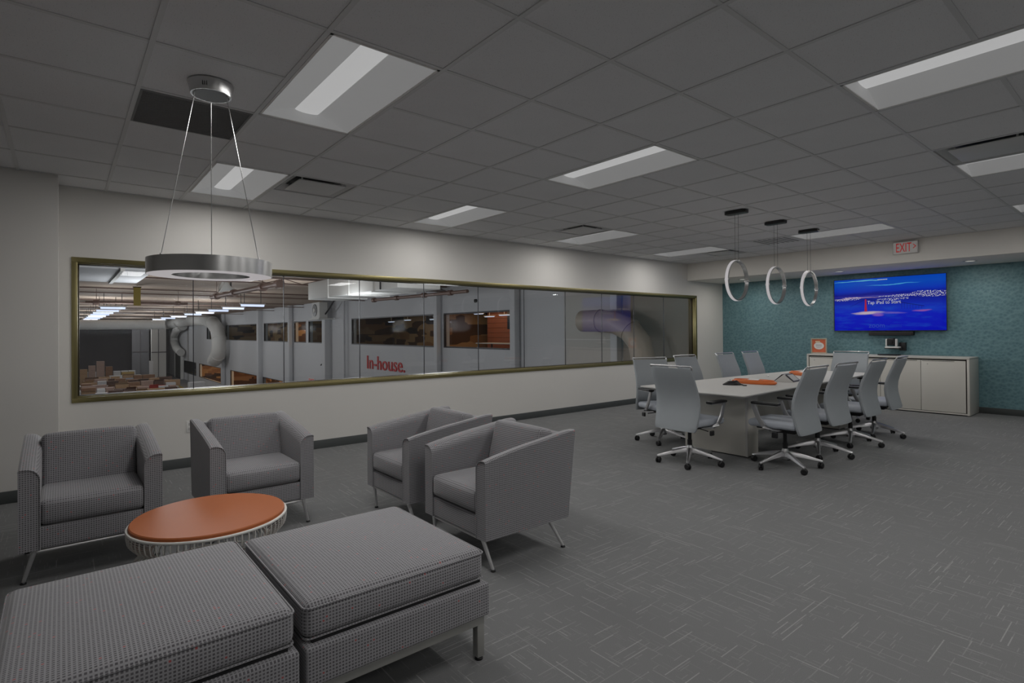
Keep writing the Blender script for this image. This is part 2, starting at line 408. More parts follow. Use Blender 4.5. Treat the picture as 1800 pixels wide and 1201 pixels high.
# ---- troffers
TL = {(0,2):'largest recessed ceiling light beside the round ring pendant', (0,6):'recessed ceiling light near the window wall behind the ring pendant',
 (4,2):'recessed ceiling light in the middle of the ceiling', (4,6):'recessed ceiling light close above the window wall, second from the left',
 (8,6):'far recessed ceiling light beside a square air diffuser near the window wall', (12,6):'farthest recessed ceiling light, in the corner by the window wall',
 (12,2):'long thin recessed ceiling light behind the third small ring pendant', (4,-2):'long recessed ceiling light at the top right corner of the view',
 (8,-2):'recessed ceiling light cut off at the right edge beside a slot diffuser', (12,-2):'sliver of a recessed ceiling light at the right edge near the soffit'}
def troffer(i, j):
    t = thing('ceiling_light', TL.get((i, j), 'recessed ceiling light out of view'), 'ceiling light', (gx(i+.5), gy(j+1), ZC), 0, 'recessed ceiling troffers')
    a, b = GS/2-.014, GS-.014
    g = G()
    for q in ((-a,-b,a,-b+.014),(-a,b-.014,a,b),(-a,-b,-a+.014,b),(a-.014,-b,a,b)): g.box(q[0], q[1], 0, q[2], q[3], .02)
    obj('frame', g, M_paper, t, smooth=False)
    for s in (-1, 1):     # curved side reflectors rising to the lens
        pr = [(s*(a-.014), .004), (s*.215, .03), (s*.14, .062), (s*.078, .080)]
        g = G(); g.loft([[(x, -b+.014, z) for x, z in pr]+[(x, -b+.014, z+.004) for x, z in reversed(pr)], [(x, b-.014, z) for x, z in pr]+[(x, b-.014, z+.004) for x, z in reversed(pr)]])
        obj('reflector', g, M_wing, t)
    for s in (-1, 1): obj('end_plate', G().box(-a+.014, s*(b-.014)-.003, .004, a-.014, s*(b-.014)+.003, .095), M_wing, t, smooth=False)
    pr = [(.078*math.cos(PI*k/8), .084-.014*math.sin(PI*k/8)) for k in range(9)]
    g = G(); g.loft([[(x, y, z) for x, z in pr]+[(-.078, y, .092), (.078, y, .092)] for y in (-b+.018, b-.018)])
    obj('lens', g, M_lens, t)
    return t
for i, j in TROFFERS: troffer(i, j)

# ---- square diffusers, dark grille and slot panel
def diffuser(i, j, label, drop=.0):
    t = thing('air_diffuser', label, 'air vent', (gx(i+.5), gy(j+.5), ZC), 0, 'square ceiling air diffusers'); a = GS/2-.013
    g = G()
    ring = lambda r, z: [(-r,-r,z),(r,-r,z),(r,r,z),(-r,r,z)]
    g.loft([ring(a, .0), ring(a, .015), ring(a-.012, .015), ring(a-.012, .004), ring(a-.085, .05), ring(a-.085, .055), ring(a-.004, .012)][:5], caps=False)
    obj('frame', g, M_tee, t)
    obj('throat', G().box(-a+.06, -a+.06, .055, a-.06, a-.06, .06), M_black, t)
    obj('plate', G().box(-.215, -.215, -.006, .215, .215, .004), M_tee, t, bevel=.004)
    for sx in (-1, 1):
        for sy in (-1, 1): obj('hanger', G().box(sx*.18-.006, sy*.18-.006, .004, sx*.18+.006, sy*.18+.006, .055), M_tee, t)
diffuser(1, 6, 'square air diffuser with dark slot beside the second ceiling light by the window wall')
diffuser(7, 6, 'square air diffuser beside the far ceiling light above the window wall')
diffuser(13, 6, 'farthest square air diffuser in the ceiling corner')
diffuser(7, -1, 'square air diffuser with dark slot at the right edge of the view')
t = thing('return_air_vent', 'flush blank ceiling panel between the small ring pendants and the corner', 'air vent', (gx(12.5), gy(4.5), ZC))
obj('panel', G().box(-.29, -.29, -.004, .29, .29, .012), M_tee, t, bevel=.003)
g = G()
for k in range(7): g.box(-.26, -.24+.075*k, -.007, .26, -.215+.075*k, -.004)
obj('louvre', g, M_tiledark, t, smooth=False)
t = thing('return_air_grille', 'dark grey return air grille in the ceiling behind the big ring pendant', 'air vent', (gx(-.5), gy(4.5), ZC))
obj('panel', G().box(-.293, -.293, .004, .293, .293, .012), M_tiledark, t)
g = G().box(-.293, -.293, -.002, .293, -.28, .006).box(-.293, .28, -.002, .293, .293, .006).box(-.293, -.28, -.002, -.28, .28, .006).box(.28, -.28, -.002, .293, .28, .006)
obj('rim', g, M_tiledark, t, smooth=False)
g = G()
for k in range(28): g.box(-.28, -.272+.0197*k, .0, .28, -.266+.0197*k, .004)
o = obj('blade', g, M_tiledark, t, smooth=False)

# ---- downlights and exit sign on the soffit
for (x, y), lb in (((10.76, 5.66), 'small round downlight under the soffit seen through the first small ring pendant'), ((10.76, 3.86), 'small round downlight under the soffit above the left end of the screen'), ((10.76, 2.03), 'small round downlight under the soffit right of the exit sign')):
    t = thing('downlight', lb, 'ceiling light', (x, y, ZS), 0, 'downlights under the soffit')
    obj('trim_ring', G().lathe([(.062, 0), (.062, -.004), (.085, -.006), (.088, 0)], 32), M_white, t)
    obj('lens', G().lathe([(0, -.0015), (.062, -.0015), (.062, 0)], 32), M_down, t)
    area('downlight_lamp', (x, y, ZS-.01), .1, .1, 5.0, (1, .95, .88))
t = thing('exit_sign', 'white exit sign with red letters and arrow on the soffit', 'sign', (XS, 2.68, 2.535))
obj('housing', G().box(-.045, -.165, 0, 0, .165, .19), plain('sign_housing', (.62,.60,.58), .5, var=.02), t, bevel=.004)
obj('face_plate', G().box(-.049, -.155, .01, -.045, .155, .18), m_emit('sign_face', lin((150, 146, 142)), .35), t, bevel=.0015)
obj('lettering', text_fit('EXIT', .20, .135, .004, board((-.050, .118, .03))), M_red, t, smooth=False)
g = G().prism([(-.098, .135), (-.106, .141), (-.143, .105), (-.106, .069), (-.098, .075), (-.128, .105)], -.054, -.049, 'x')
obj('arrow', g, M_red, t, smooth=False)

# ================================================================== LONG WINDOW
win = thing('window_1', '', '', (0, 0, 0)); del win['label']; del win['category']; win['kind'] = 'structure'
fy0, fy1 = YW-.012, YW+.16
g = G()
def frame_ring(g, x0, x1, z0, z1, t_, y0, y1):
    g.box(x0, y0, z0, x1, y1, z0+t_); g.box(x0, y0, z1-t_, x1, y1, z1); g.box(x0, y0, z0+t_, x0+t_, y1, z1-t_); g.box(x1-t_, y0, z0+t_, x1, y1, z1-t_)
frame_ring(g, WX0, WX1, WZ0, WZ1, .045, fy0, YW+.03)
obj('window_frame', g, M_bronze, win, bevel=.003)
g = G(); frame_ring(g, WX0+.02, WX1-.02, WZ0+.03, WZ1-.03, .026, YW+.03, YW+.075); obj('window_frame', g, M_bronze, win, bevel=.003)
g = G(); frame_ring(g, WX0+.03, WX1-.03, WZ0+.03, WZ1-.03, .03, YW+.075, YW+.16); obj('window_frame', g, M_darkbronze, win, bevel=.003)
ms = [WX0+.045, 1.062, 1.972, 2.890, 3.812, 4.723, 5.608, 6.518, 7.430, 8.335, 9.278, WX1-.045]
ms = [ms[0]]+[x*(YW+.08)/YW for x in ms[1:-1]]+[ms[-1]]
for a, b in zip(ms[:-1], ms[1:]):
    obj('window_pane', G().box(a+.003, YW+.08, WZ0+.05, b-.003, YW+.09, WZ1-.05), M_glass, win, smooth=False)
M_joint = plain('dark_joint', (.012, .012, .02), .4)
for x in ms[1:-1]:
    obj('glazing_joint', G().box(x-.003, YW+.079, WZ0+.05, x+.003, YW+.091, WZ1-.05), M_joint, win, smooth=False)
t = thing('wall_outlet', 'white wall outlet low on the wall behind the second armchair', 'outlet', (1.03, YW, .42))
obj('plate', G().box(-.037, -.006, -.058, .037, 0, .058), M_paper, t, bevel=.002)
g = G()
for s in (-1, 1): g.box(-.017, -.008, s*.024-.014, .017, -.006, s*.024+.014)
obj('socket', g, M_white, t, bevel=.001)

# ================================================================== LOUNGE ARMCHAIRS
def make_armchair():
    t = thing('lounge_armchair', 'grey woven armchair at the left edge of the view', 'armchair', (0, 0, 0), 0, 'grey woven armchairs')
    zb = .19
    for s in (-1, 1):
        secs = []
        for k in range(15):
            u = k/14; y = -.31+.66*u
            zt = .64+.100*min(1, u/.92)**.85
            lean = .07*u*((zt-zb)/.56)               # the back end of the arm leans out
            th = .092; ro = .06
            pts = []
            xo, xi = s*.335, s*(.335-th)
            def P(x, z): return (x, y+lean*max(0, (z-zb)/(zt-zb)) if u > .5 else y+lean*u*(z-zb)/(zt-zb), z)
            pts.append(P(xi, zb)); 
            for z in (.33, .46, zt-ro): pts.append(P(xi, z))
            for q in range(1, 6):
                a = PI/2*q/6; pts.append(P(xi+s*ro*(1-math.cos(a)), zt-ro+ro*math.sin(a)))
            pts.append(P(xi+s*ro, zt)); pts.append(P(xo-s*.008, zt)); pts.append(P(xo, zt-.008)); pts.append(P(xo, .4)); pts.append(P(xo, zb))
            secs.append(pts)
        g = G().loft(secs); arm = obj('arm', g, M_fab, t)
        # welt along the front edge of the arm
        w = [Vector(p) for p in secs[0][0:12]]
        obj('piping', G().tube([(p.x, p.y-.001, p.z) for p in w], .0035, 6), M_fab, arm)
    obj('seat_base', G().rcube((0, .0, .2525), (.247, .305, .0625), .012, (0,0,0)), M_fab, t)
    obj('seat_cushion', G().rcube((0, -.06, .390), (.247, .252, .070), .032, (0, .014, .010)), M_fab, t)
    g = G().rcube((0, 0, 0), (.248, .065, .196), .035, (0, .012, .006))
    g.xf(Matrix.Translation((0, .215, .56)) @ Matrix.Rotation(math.radians(-14), 4, 'X'))
    obj('back_cushion', g, M_fab, t)
    g = G().loft([[(-.25, .30, .19), (.25, .30, .19), (.25, .345, .19), (-.25, .345, .19)], [(-.25, .33, .72), (.25, .33, .705), (.25, .408, .712), (-.25, .408, .712)]])
    obj('back_panel', g, M_fab, t, bevel=.01)
    g = G(); z = .176
    for a, b in (((-.26,-.28),(.26,-.28)), ((.26,-.28),(.26,.27)), ((.26,.27),(-.26,.27)), ((-.26,.27),(-.26,-.28))):
        g.tube([(a[0],a[1],z),(b[0],b[1],z)], .009, 8)
    obj('rail', g, M_leg, t)
    for sx in (-1, 1):
        for top, ft in (((.265, -.285), (.315, -.245)), ((.265, .235), (.318, .315))):
            lg = obj('leg', G().tube([(sx*top[0], top[1], .19), (sx*ft[0], ft[1], .008)], [.013, .009], 12), M_leg, t)
            obj('foot_glide', G().lathe([(0, .0), (.015, .0), (.015, .006), (.009, .012), (0, .012)], 16, (sx*ft[0], ft[1], 0)), M_black, lg)
    return t
A = make_armchair(); A.location = (.148, 4.33, 0)
dup(A, (1.078, 4.31, 0), 0, 'grey woven armchair behind the orange round table, second from left')
dup(A, (2.165, 3.725, 0), -PI/2, 'grey woven armchair facing left, the one nearer the window wall of the pair')
dup(A, (2.165, 2.84, 0), -PI/2, 'grey woven armchair facing left, nearest the camera with its full side in view')

# ================================================================== BENCHES
def make_bench(label, x0, x1, y0, y1, zoff=0):
    t = thing('bench_ottoman', label, 'ottoman', ((x0+x1)/2, (y0+y1)/2, 0), 0, 'square grey woven ottomans'); a, b = (x1-x0)/2, (y1-y0)/2
    obj('base', G().rcube((0, 0, .255), (a, b, .068), .012), M_fab, t)
    c = obj('cushion', G().rcube((0, .012, .392), (a-.004, b-.02, .064), .034, (.006, .008, .018), m_=8), M_fab, t)
    for z in (.441, .337):
        q = .006 if z > .4 else .012
        pts = []
        for cx, cy, a0 in ((a-.03, b-.035, 0), (-a+.03, b-.035, PI/2), (-a+.03, -b+.055, PI), (a-.03, -b+.055, 1.5*PI)):
            for k in range(4):
                an = a0+PI/2*k/3; pts.append((cx+(.028-q*.5)*math.cos(an), cy+(.028-q*.5)*math.sin(an), z))
        obj('piping', G().tube(pts, .0035, 6, closed=True), M_fab, c)
    obj('platform', G().box(-a+.03, -b+.03, .32, a-.03, b-.03, .332), M_black, t, smooth=False)
    g = G(); h = .0175; z0, z1 = .15, .187; e = .018
    g.box(-a+e, -b+e, z0, a-e, -b+e+2*h, z1).box(-a+e, b-e-2*h, z0, a-e, b-e, z1)
    g.box(-a+e, -b+e+2*h, z0, -a+e+2*h, b-e-2*h, z1).box(a-e-2*h, -b+e+2*h, z0, a-e, b-e-2*h, z1)
    obj('frame', g, M_grayalu, t, smooth=False)
    for sx in (-1, 1):
        for sy in (-1, 1):
            cx, cy = sx*(a-e-h), sy*(b-e-h)
            lg = obj('leg', G().box(cx-h, cy-h, .014, cx+h, cy+h, .15), M_grayalu, t, bevel=.002)
            obj('foot_glide', G().lathe([(0, 0), (.018, 0), (.018, .008), (.008, .015), (0, .015)], 16, (cx, cy, 0)), M_black, lg)
    return t
make_bench('grey woven square ottoman with red flecks filling the bottom left corner', -.16, .612, 1.868, 2.735)
make_bench('grey woven square ottoman in front of the armchair pair, metal leg visible', .63, 1.398, 1.862, 2.70)

# ================================================================== ROUND WIRE TABLE
t = thing('coffee_table', 'round low table with orange top on a white wire base', 'coffee table', (.617, 3.31, 0))
g = G().lathe([(0, .0), (.36, .0), (.365, .004), (.365, .018), (.360, .023), (0, .024)], 72, (0, 0, .398)); obj('tabletop', g, M_orange, t)
rr = lambda r, z, w: G().tube([(r*math.cos(2*PI*k/72), r*math.sin(2*PI*k/72), z) for k in range(72)], w, 8, closed=True)
obj('rim_ring', rr(.371, .398, .0075), M_wirewhite, t)
obj('waist_ring', rr(.268, .272, .005), M_wirewhite, t)
obj('foot_ring', rr(.362, .008, .007), M_wirewhite, t)
obj('under_ring', rr(.385, .12, .004), M_wirewhite, t)
prof = [(.371, .398), (.374, .37), (.368, .338), (.345, .312), (.305, .290), (.27, .272), (.30, .252), (.345, .225), (.374, .18), (.384, .12), (.378, .06), (.362, .008)]
NW = 68; wire0 = None
for k in range(NW):
    a = 2*PI*k/NW
    if wire0 is None: wire0 = obj('wire', G().tube([(r, 0, z) for r, z in prof], .0034, 5), M_wirewhite, t)
    else:
        c = wire0.copy(); COL.objects.link(c); c.rotation_euler.z = a

# ================================================================== BIG RING PENDANT
PX, PY = .637, 3.37
t = thing('ring_pendant', 'large chrome ring pendant lamp hanging level over the lounge', 'pendant lamp', (PX, PY, ZC))
obj('canopy', G().lathe([(0, -.062), (.099, -.062), (.113, -.002), (.113, 0)], 48), M_chrome, t)
g = G().lathe([(0, -.0625), (.09, -.0625), (.09, -.061)], 48); obj('canopy_underside', g, M_darkmetal, t)
for k in range(3):
    g = G(); g.box(.098, -.010+.010*k-.0016, -.045, .1075, -.010+.010*k+.0016, -.022); g.xf(Matrix.Rotation(math.atan2(-PY, -PX)-.28, 4, 'Z')); obj('slot', g, M_black, t, smooth=False)
RZ = 1.70-ZC
ring = obj('ring_body', G().lathe([(.30, RZ), (.304, RZ), (.304, RZ+.08), (.300, RZ+.08), (.190, RZ+.08), (.186, RZ+.08), (.186, RZ), (.190, RZ)], 96), M_chrome, t)
obj('diffuser', G().lathe([(.3, RZ+.004), (.3, RZ-.001), (.190, RZ-.001), (.190, RZ+.004)], 96), M_ringlight, t)
va = math.atan2(PY, PX)
for k in range(3):
    a = va+k*2*PI/3; w = obj('suspension_wire', G().tube([(.085*math.cos(a), .085*math.sin(a), -.06), (.262*math.cos(a), .262*math.sin(a), RZ+.08)], .0022, 6), M_chrome, t)
    obj('wire_grip', G().lathe([(0, RZ+.096), (.004, RZ+.096), (.006, RZ+.08), (0, RZ+.08)], 10, (.262*math.cos(a), .262*math.sin(a), 0)), M_chrome, w)
area('ring_lamp', (PX, PY, 1.69), .4, .4, 1.5, (1, .97, .95))

# ================================================================== SMALL RING PENDANTS
def small_ring(label, x, y, zt, zb, ty=None):
    t = thing('ring_pendant', label, 'pendant lamp', (x, y, ZC), 0, 'small upright ring pendants')
    g = G().prism([(-.04,-.125),(.04,-.125),(.065,-.10),(.065,.10),(.04,.125),(-.04,.125),(-.065,.10),(-.065,-.10)], -.035, 0)
    obj('canopy', g, M_darkmetal, t, bevel=.003)
    R = (zt-zb)/2; c = (zt+zb)/2-ZC; w = .021
    def band(r0, r1, hw, a0=0, a1=2*PI, n=72):
        full = a1-a0 > 6.2; secs = []
        for k in range(n if full else n+1):
            a = a0+(a1-a0)*k/n; u, v = math.sin(a), math.cos(a)
            secs.append([(r0*u, -hw, c+r0*v), (r1*u, -hw, c+r1*v), (r1*u, hw, c+r1*v), (r0*u, hw, c+r0*v)])
        return G().loft(secs, closed=full)
    obj('ring_body', band(R-.018, R-.003, w), M_chrome, t)
    obj('diffuser', band(R-.003, R, w-.004, .10, 2*PI-.10), M_ringlight, t)
    for a in (0, PI/2, -PI/2):
        g = G(); u, v = math.sin(a), math.cos(a); g.box((R-.012)*u-.011, -w-.004, c+(R-.012)*v-.011, (R-.012)*u+.011, w+.004, c+(R-.012)*v+.011)
        obj('clasp', g, M_alu, t, bevel=.002)
    for s in (-1, 1): obj('suspension_wire', G().tube([(0, s*.021, -.035), (0, s*.021, c+R)], .0016, 6), M_darkmetal, t)
    return t
small_ring('small upright ring pendant, the leftmost and nearest of three', 6.03, 3.24, 2.186, 1.712)
small_ring('small upright ring pendant, the middle of three', 7.02, 3.25, 2.180, 1.70)
small_ring('small upright ring pendant, nearest the wall screen', 8.0, 3.25, 2.190, 1.70)

# ================================================================== CONFERENCE TABLE
t = thing('conference_table', 'long white conference table with office chairs around it', 'table', (7.15, 3.36, 0))
P4 = [(-2.0, -.655), (2.0, -.53), (2.0, .47), (-1.93, .655), (-2.045, 0)]
P4 = [(x, y) for x, y in P4]
def rpoly(P, r, n=4):
    out = []
    for i, p in enumerate(P):
        a, b = Vector(P[i-1])-Vector(p), Vector(P[(i+1) % len(P)])-Vector(p); a.normalize(); b.normalize()
        s, e = Vector(p)+a*r, Vector(p)+b*r
        for k in range(n+1):
            u = k/n; q = s*(1-u)**2+Vector(p)*2*u*(1-u)+e*u*u; out.append((q.x, q.y))
    return out
top = rpoly(P4, .03); inn = [(x*.975, y*.93) for x, y in top]
g = G().loft([[(x, y, .698) for x, y in inn], [(x, y, .722) for x, y in top], [(x, y, .732) for x, y in top]])
obj('tabletop', g, M_white, t)
for x0, x1 in ((-1.46, -1.22), (1.05, 1.29)):
    p = obj('pedestal', G().box(x0, -.40, .012, x1, .36, .70), M_whitecab, t, bevel=.004)
    obj('plinth', G().box(x0+.015, -.385, 0, x1-.015, .345, .013), M_darkmetal, p, smooth=False)
    obj('edge_strip', G().box(x0-.004, -.404, .012, x0+.02, -.38, .70), M_white, p, bevel=.002)
obj('modesty_panel', G().box(-1.22, -.03, .13, 1.05, -.005, .70), M_whitecab, t, smooth=False)
obj('cable_trough', G().box(-1.15, -.16, .60, 1.0, -.03, .66), M_darkmetal, t, bevel=.004)

# ================================================================== OFFICE CHAIRS
def make_office():
    t = thing('office_chair', 'grey high-back office chair at the near end of the table, back to the camera', 'office chair', (0,0,0), 0, 'grey high-back office chairs')
    # back shell: S-curved upholstered slab (chair faces +y)
    pr = [(1.0,-.300,.240),(.985,-.296,.244),(.93,-.278,.247),(.86,-.250,.250),(.78,-.218,.254),(.70,-.197,.259),(.62,-.190,.262),(.55,-.197,.261),(.48,-.213,.257),(.42,-.230,.252),(.385,-.240,.246),(.37,-.242,.234)]
    secs = []
    for z, y, hw in pr:
        q = []
        for k in range(9):
            u = -1+2*k/8; q.append((u*(hw-.01), y-.018-.014*(1-u*u), z))
        q += [(hw, y-.010, z), (hw, y+.008, z)]
        for k in range(9):
            u = 1-2*k/8; q.append((u*(hw-.01), y+.018-.020*(1-u*u), z))
        q += [(-hw, y+.008, z), (-hw, y-.010, z)]
        secs.append(q)
    b = obj('backrest', G().loft(secs), M_vinyl, t)
    g = G()
    pts = [(-.243, -.292, .985), (-.247, -.306, 1.012), (-.243, -.318, 1.022), (.243, -.318, 1.022), (.247, -.306, 1.012), (.243, -.292, .985)]
    g.tube(pts, .0085, 8); obj('top_rail', g, M_alu, b)
    secs = []
    g = G().rcube((0, .03, .445), (.243, .235, .036), .030, (0, .012, .010)); obj('seat', g, M_seatvinyl, t)
    obj('seat_pan', G().rcube((0, .01, .402), (.19, .19, .012), .009), M_black, t)
    g = G().loft([[(-.06,-.12,.345),(.06,-.12,.345),(.06,.13,.345),(-.06,.13,.345)], [(-.085,-.19,.392),(.085,-.19,.392),(.085,.16,.392),(-.085,.16,.392)]]); mech = obj('tilt_mechanism', g, M_black, t, bevel=.006)
    g = G().box(-.05, -.235, .375, .05, -.11, .392); obj('back_bracket', g, M_black, mech, bevel=.004)
    for s, ln in ((1, .27), (-1, .24)):
        obj('lever', G().tube([(s*.05, .03, .37), (s*(ln-.05), .0, .355)], .005, 8), M_darkmetal, mech)
        obj('lever_paddle', G().rcube((s*ln, -.01, .345), (.012, .03, .026), .010), M_black, mech)
    for s in (-1, 1):
        path = [(s*.10, -.02, .392), (s*.20, -.01, .388), (s*.262, .02, .398), (s*.283, .075, .43), (s*.287, .125, .50), (s*.287, .165, .60), (s*.287, .180, .645)]
        secs = []
        for i, p in enumerate(path):
            d = Vector(path[min(i+1, len(path)-1)])-Vector(path[max(i-1, 0)]); d.normalize()
            u = Vector((s, 0, 0)) if i > 2 else Vector((0, 0, 1)); u = (u-d*u.dot(d)).normalized(); w = d.cross(u)
            hu, hw = (.009, .022) if i > 2 else (.010, .024)
            secs.append([Vector(p)+u*hu*a+w*hw*bb for a, bb in ((-1,-.7),(-.7,-1),(.7,-1),(1,-.7),(1,.7),(.7,1),(-.7,1),(-1,.7))])
        a = obj('armrest', G().loft(secs), M_alu, t)
        obj('arm_pad', G().rcube((s*.280, .06, .655), (.038, .135, .012), .011), M_black if True else M_alu, a)
        obj('arm_trim', G().box(s*.28-.026, -.06, .636, s*.28+.026, .185, .644), M_alu, a, bevel=.003)
    obj('gas_lift', G().lathe([(0, .35), (.019, .35), (.019, .24), (.024, .24), (.024, .15), (0, .15)], 20), M_black, t)
    hub = obj('base_hub', G().lathe([(0, .185), (.028, .185), (.032, .17), (.040, .15), (.042, .09), (.036, .08), (0, .08)], 24), M_alu, t)
    for k in range(5):
        a = 2*PI*k/5; c_, s_ = math.cos(a), math.sin(a); secs = []
        for r, z, hw, hh in ((.02, .132, .026, .028), (.06, .136, .025, .024), (.16, .116, .020, .018), (.26, .092, .016, .012), (.325, .077, .014, .009), (.338, .074, .010, .006)):
            q = [(-hw, -hh), (-hw*.75, hh*.6), (-hw*.45, hh), (hw*.45, hh), (hw*.75, hh*.6), (hw, -hh)]
            secs.append([(c_*r-s_*u, s_*r+c_*u, z+v) for u, v in q])
        lg = obj('base_leg', G().loft(secs), M_alu, t)
        M = Matrix.Translation((c_*.322, s_*.322, 0)) @ Matrix.Rotation(a+.9, 4, 'Z')
        g = G()
        for s in (-1, 1):
            st = len(g.v); g.lathe([(0, -.009), (.024, -.009), (.030, -.004), (.030, .004), (.024, .009), (0, .009)], 20)
            g.xf(Matrix.Translation((0, s*.013, .030)) @ Matrix.Rotation(PI/2, 4, 'X'), st)
        g.box(-.012, -.004, .022, .012, .004, .06)
        g.xf(M); obj('caster', g, M_black, t)
        obj('caster_stem', G().tube([(c_*.322, s_*.322, .05), (c_*.322, s_*.322, .07)], .007, 8), M_alu, lg)
    return t
def base_turn(root, ang):
    for ch in ALLCH(root):
        if ch.name.split('.')[0] in ('base_leg', 'caster', 'base_hub'): ch.rotation_euler.z = ang
O = make_office()
CHAIRS = [((5.06, 3.255), -93, 137, 'grey high-back office chair at the near end of the table, back to the camera'),
 ((5.62, 2.53), 0, 18, 'grey high-back office chair on the near side, first from the front end'),
 ((6.42, 2.54), -2, 60, 'grey high-back office chair on the near side, second from the front end'),
 ((7.34, 2.53), 0, 54, 'grey high-back office chair on the near side, third from the front end'),
 ((8.15, 2.53), 3, 50, 'grey high-back office chair on the near side, in front of the cabinet door'),
 ((5.80, 4.10), 158, 205, 'grey high-back office chair on the window side, partly behind the end chair, farther left'),
 ((6.80, 4.14), 178, 200, 'grey high-back office chair on the window side, just right behind the end chair'),
 ((7.88, 4.14), 180, 190, 'grey high-back office chair on the window side, in front of the white wall end'),
 ((8.66, 4.14), 180, 170, 'grey high-back office chair on the window side, in front of the teal wall'),
 ((9.24, 3.27), 90, 160, 'grey high-back office chair at the far end of the table before the cabinet')]
roots = []
for k, ((x, y), rz, ba, lb) in enumerate(CHAIRS):
    if k: r = dup(O)
    else: r = O
    r.location = (x, y, 0); r.rotation_euler = (0, 0, math.radians(rz)); r['label'] = lb; roots.append(r)
    base_turn(r, math.radians(ba-rz))

# ================================================================== THINGS ON THE TABLE
ZT = .732
def oval_tray(name, x, y, rz, label, card):
    t = thing(name, label, 'tray', (x, y, ZT), rz)
    secs = []
    for z, k in ((0, .90), (.010, .985), (.024, 1), (.037, .97), (.042, .9)):
        secs.append([(.10*k*math.copysign(abs(math.cos(a))**.8, math.cos(a)), .265*k*math.sin(a), z+.004*math.cos(2*a)*(z > .035)) for a in [2*PI*q/40 for q in range(40)]])
    obj('tray_body', G().loft(secs), M_orange2, t)
    obj('raised_rim', G().tube([(.088*math.cos(2*PI*q/40), .235*math.sin(2*PI*q/40), .044) for q in range(40)], .006, 6, closed=True), M_orange2, t)
    if card: obj('card', G().box(-.06, -.06, .046, .03, .06, .052).xf(Matrix.Rotation(math.radians(-8), 4, 'Y')), M_paper, t, smooth=False, label='white rectangular card')
    return t
oval_tray('oval_tray', 6.42, 3.25, .06, 'orange oval tray with a white card near the front end of the table', True)
_q = atz(1413, 660, ZT)
oval_tray('oval_tray', _q.x, _q.y, -.5, 'orange oval tray beside the tablet stand, half behind an office chair', True)
t = thing('cable_bundle', 'black crumpled cable adapter pouch beside the orange tray', 'cable pouch', (atz(1288, 677, ZT).x, atz(1288, 677, ZT).y, ZT), math.radians(-50))
g = G(); random.seed(4); secs = []
for k in range(9):
    u = k/8; x = -.11+.20*u; w = .045*math.sin(PI*min(1, u*.9+.08))**.7+.004; hgt = .012+.048*math.sin(PI*u)**.8*(.75+.5*random.random())
    secs.append([(x, -w, 0), (x, -w*.9, hgt*.6), (x+.004, -w*.3, hgt), (x, w*.2, hgt*.85), (x, w*.8, hgt*.7), (x, w, 0)])
obj('pouch', g.loft(secs), M_black, t)
obj('strap', G().tube([(.05, -.03, .01), (.09, -.06, .012), (.10, -.10, .006), (.13, -.115, .006)], .008, 6), M_black, t)
obj('strap', G().tube([(-.02, -.03, .02), (.03, -.055, .02), (.06, -.06, .008)], .006, 6), M_black, t)
g = G()
for q in ((-.03, .0, .060), (.02, -.012, .052), (.05, .01, .040)): g.rcube(q, (.008, .006, .003), .002)
obj('buckle', g, M_alu, t)
# A-frame stand carrying two tablets
_p = atz(1376, 672, ZT); TSX, TSY = _p.x+.12, _p.y
t = thing('tablet_stand', 'white A-frame stand in the middle of the table', 'tablet stand', (TSX, TSY, ZT), math.radians(6))
def slope(sy, w, th, off): # slab lying on one slope, local x along the ridge
    a = (sy*.115, 0.0); b = (sy*.012, .092); d = Vector((b[0]-a[0], b[1]-a[1])).normalized(); n = Vector((d.y, -d.x))*(1 if sy > 0 else -1)
    if n.x*sy < 0: n = -n
    L = ((b[0]-a[0])**2+(b[1]-a[1])**2)**.5; g = G()
    def pt(s_, o_): return (a[0]+d.x*s_+n.x*o_, a[1]+d.y*s_+n.y*o_)
    q = [pt(th[0], off), pt(L-th[1], off), pt(L-th[1], off+th[2]), pt(th[0], off+th[2])]
    return G().loft([[(x, y, z) for y, z in q] for x in (-w, w)])
g = G().loft([[(x, -.118, 0), (x, .118, 0), (x, 0, .095)] for x in (-.128, .128)])
obj('wedge', g, M_white, t, bevel=.003)
for sy, lb in ((1, 'tablet with a dark screen on the left slope of the stand'), (-1, 'tablet with a grey screen on the right slope of the stand')):
    tb = thing('tablet', lb, 'tablet', (TSX, TSY, ZT), math.radians(6))
    obj('bezel', slope(sy, .122, (.006, .004, .006), .003), M_black, tb, smooth=False)
    obj('screen', slope(sy, .098, (.022, .018, .001), .0095), m_emit('tablet_blue', lin((32, 34, 72)), .8) if sy > 0 else m_emit('tablet_grey', lin((84, 82, 78)), .7), tb, smooth=False)
t = thing('marker_pen', 'white marker pen near the far edge of the table top', 'pen', (7.55, 3.62, ZT+.009), .5)
obj('barrel', G().tube([(-.11, 0, 0), (.045, 0, 0)], .008, 10), M_paper, t); obj('cap', G().tube([(.045, 0, 0), (.075, 0, 0)], .009, 10), M_paper, t)

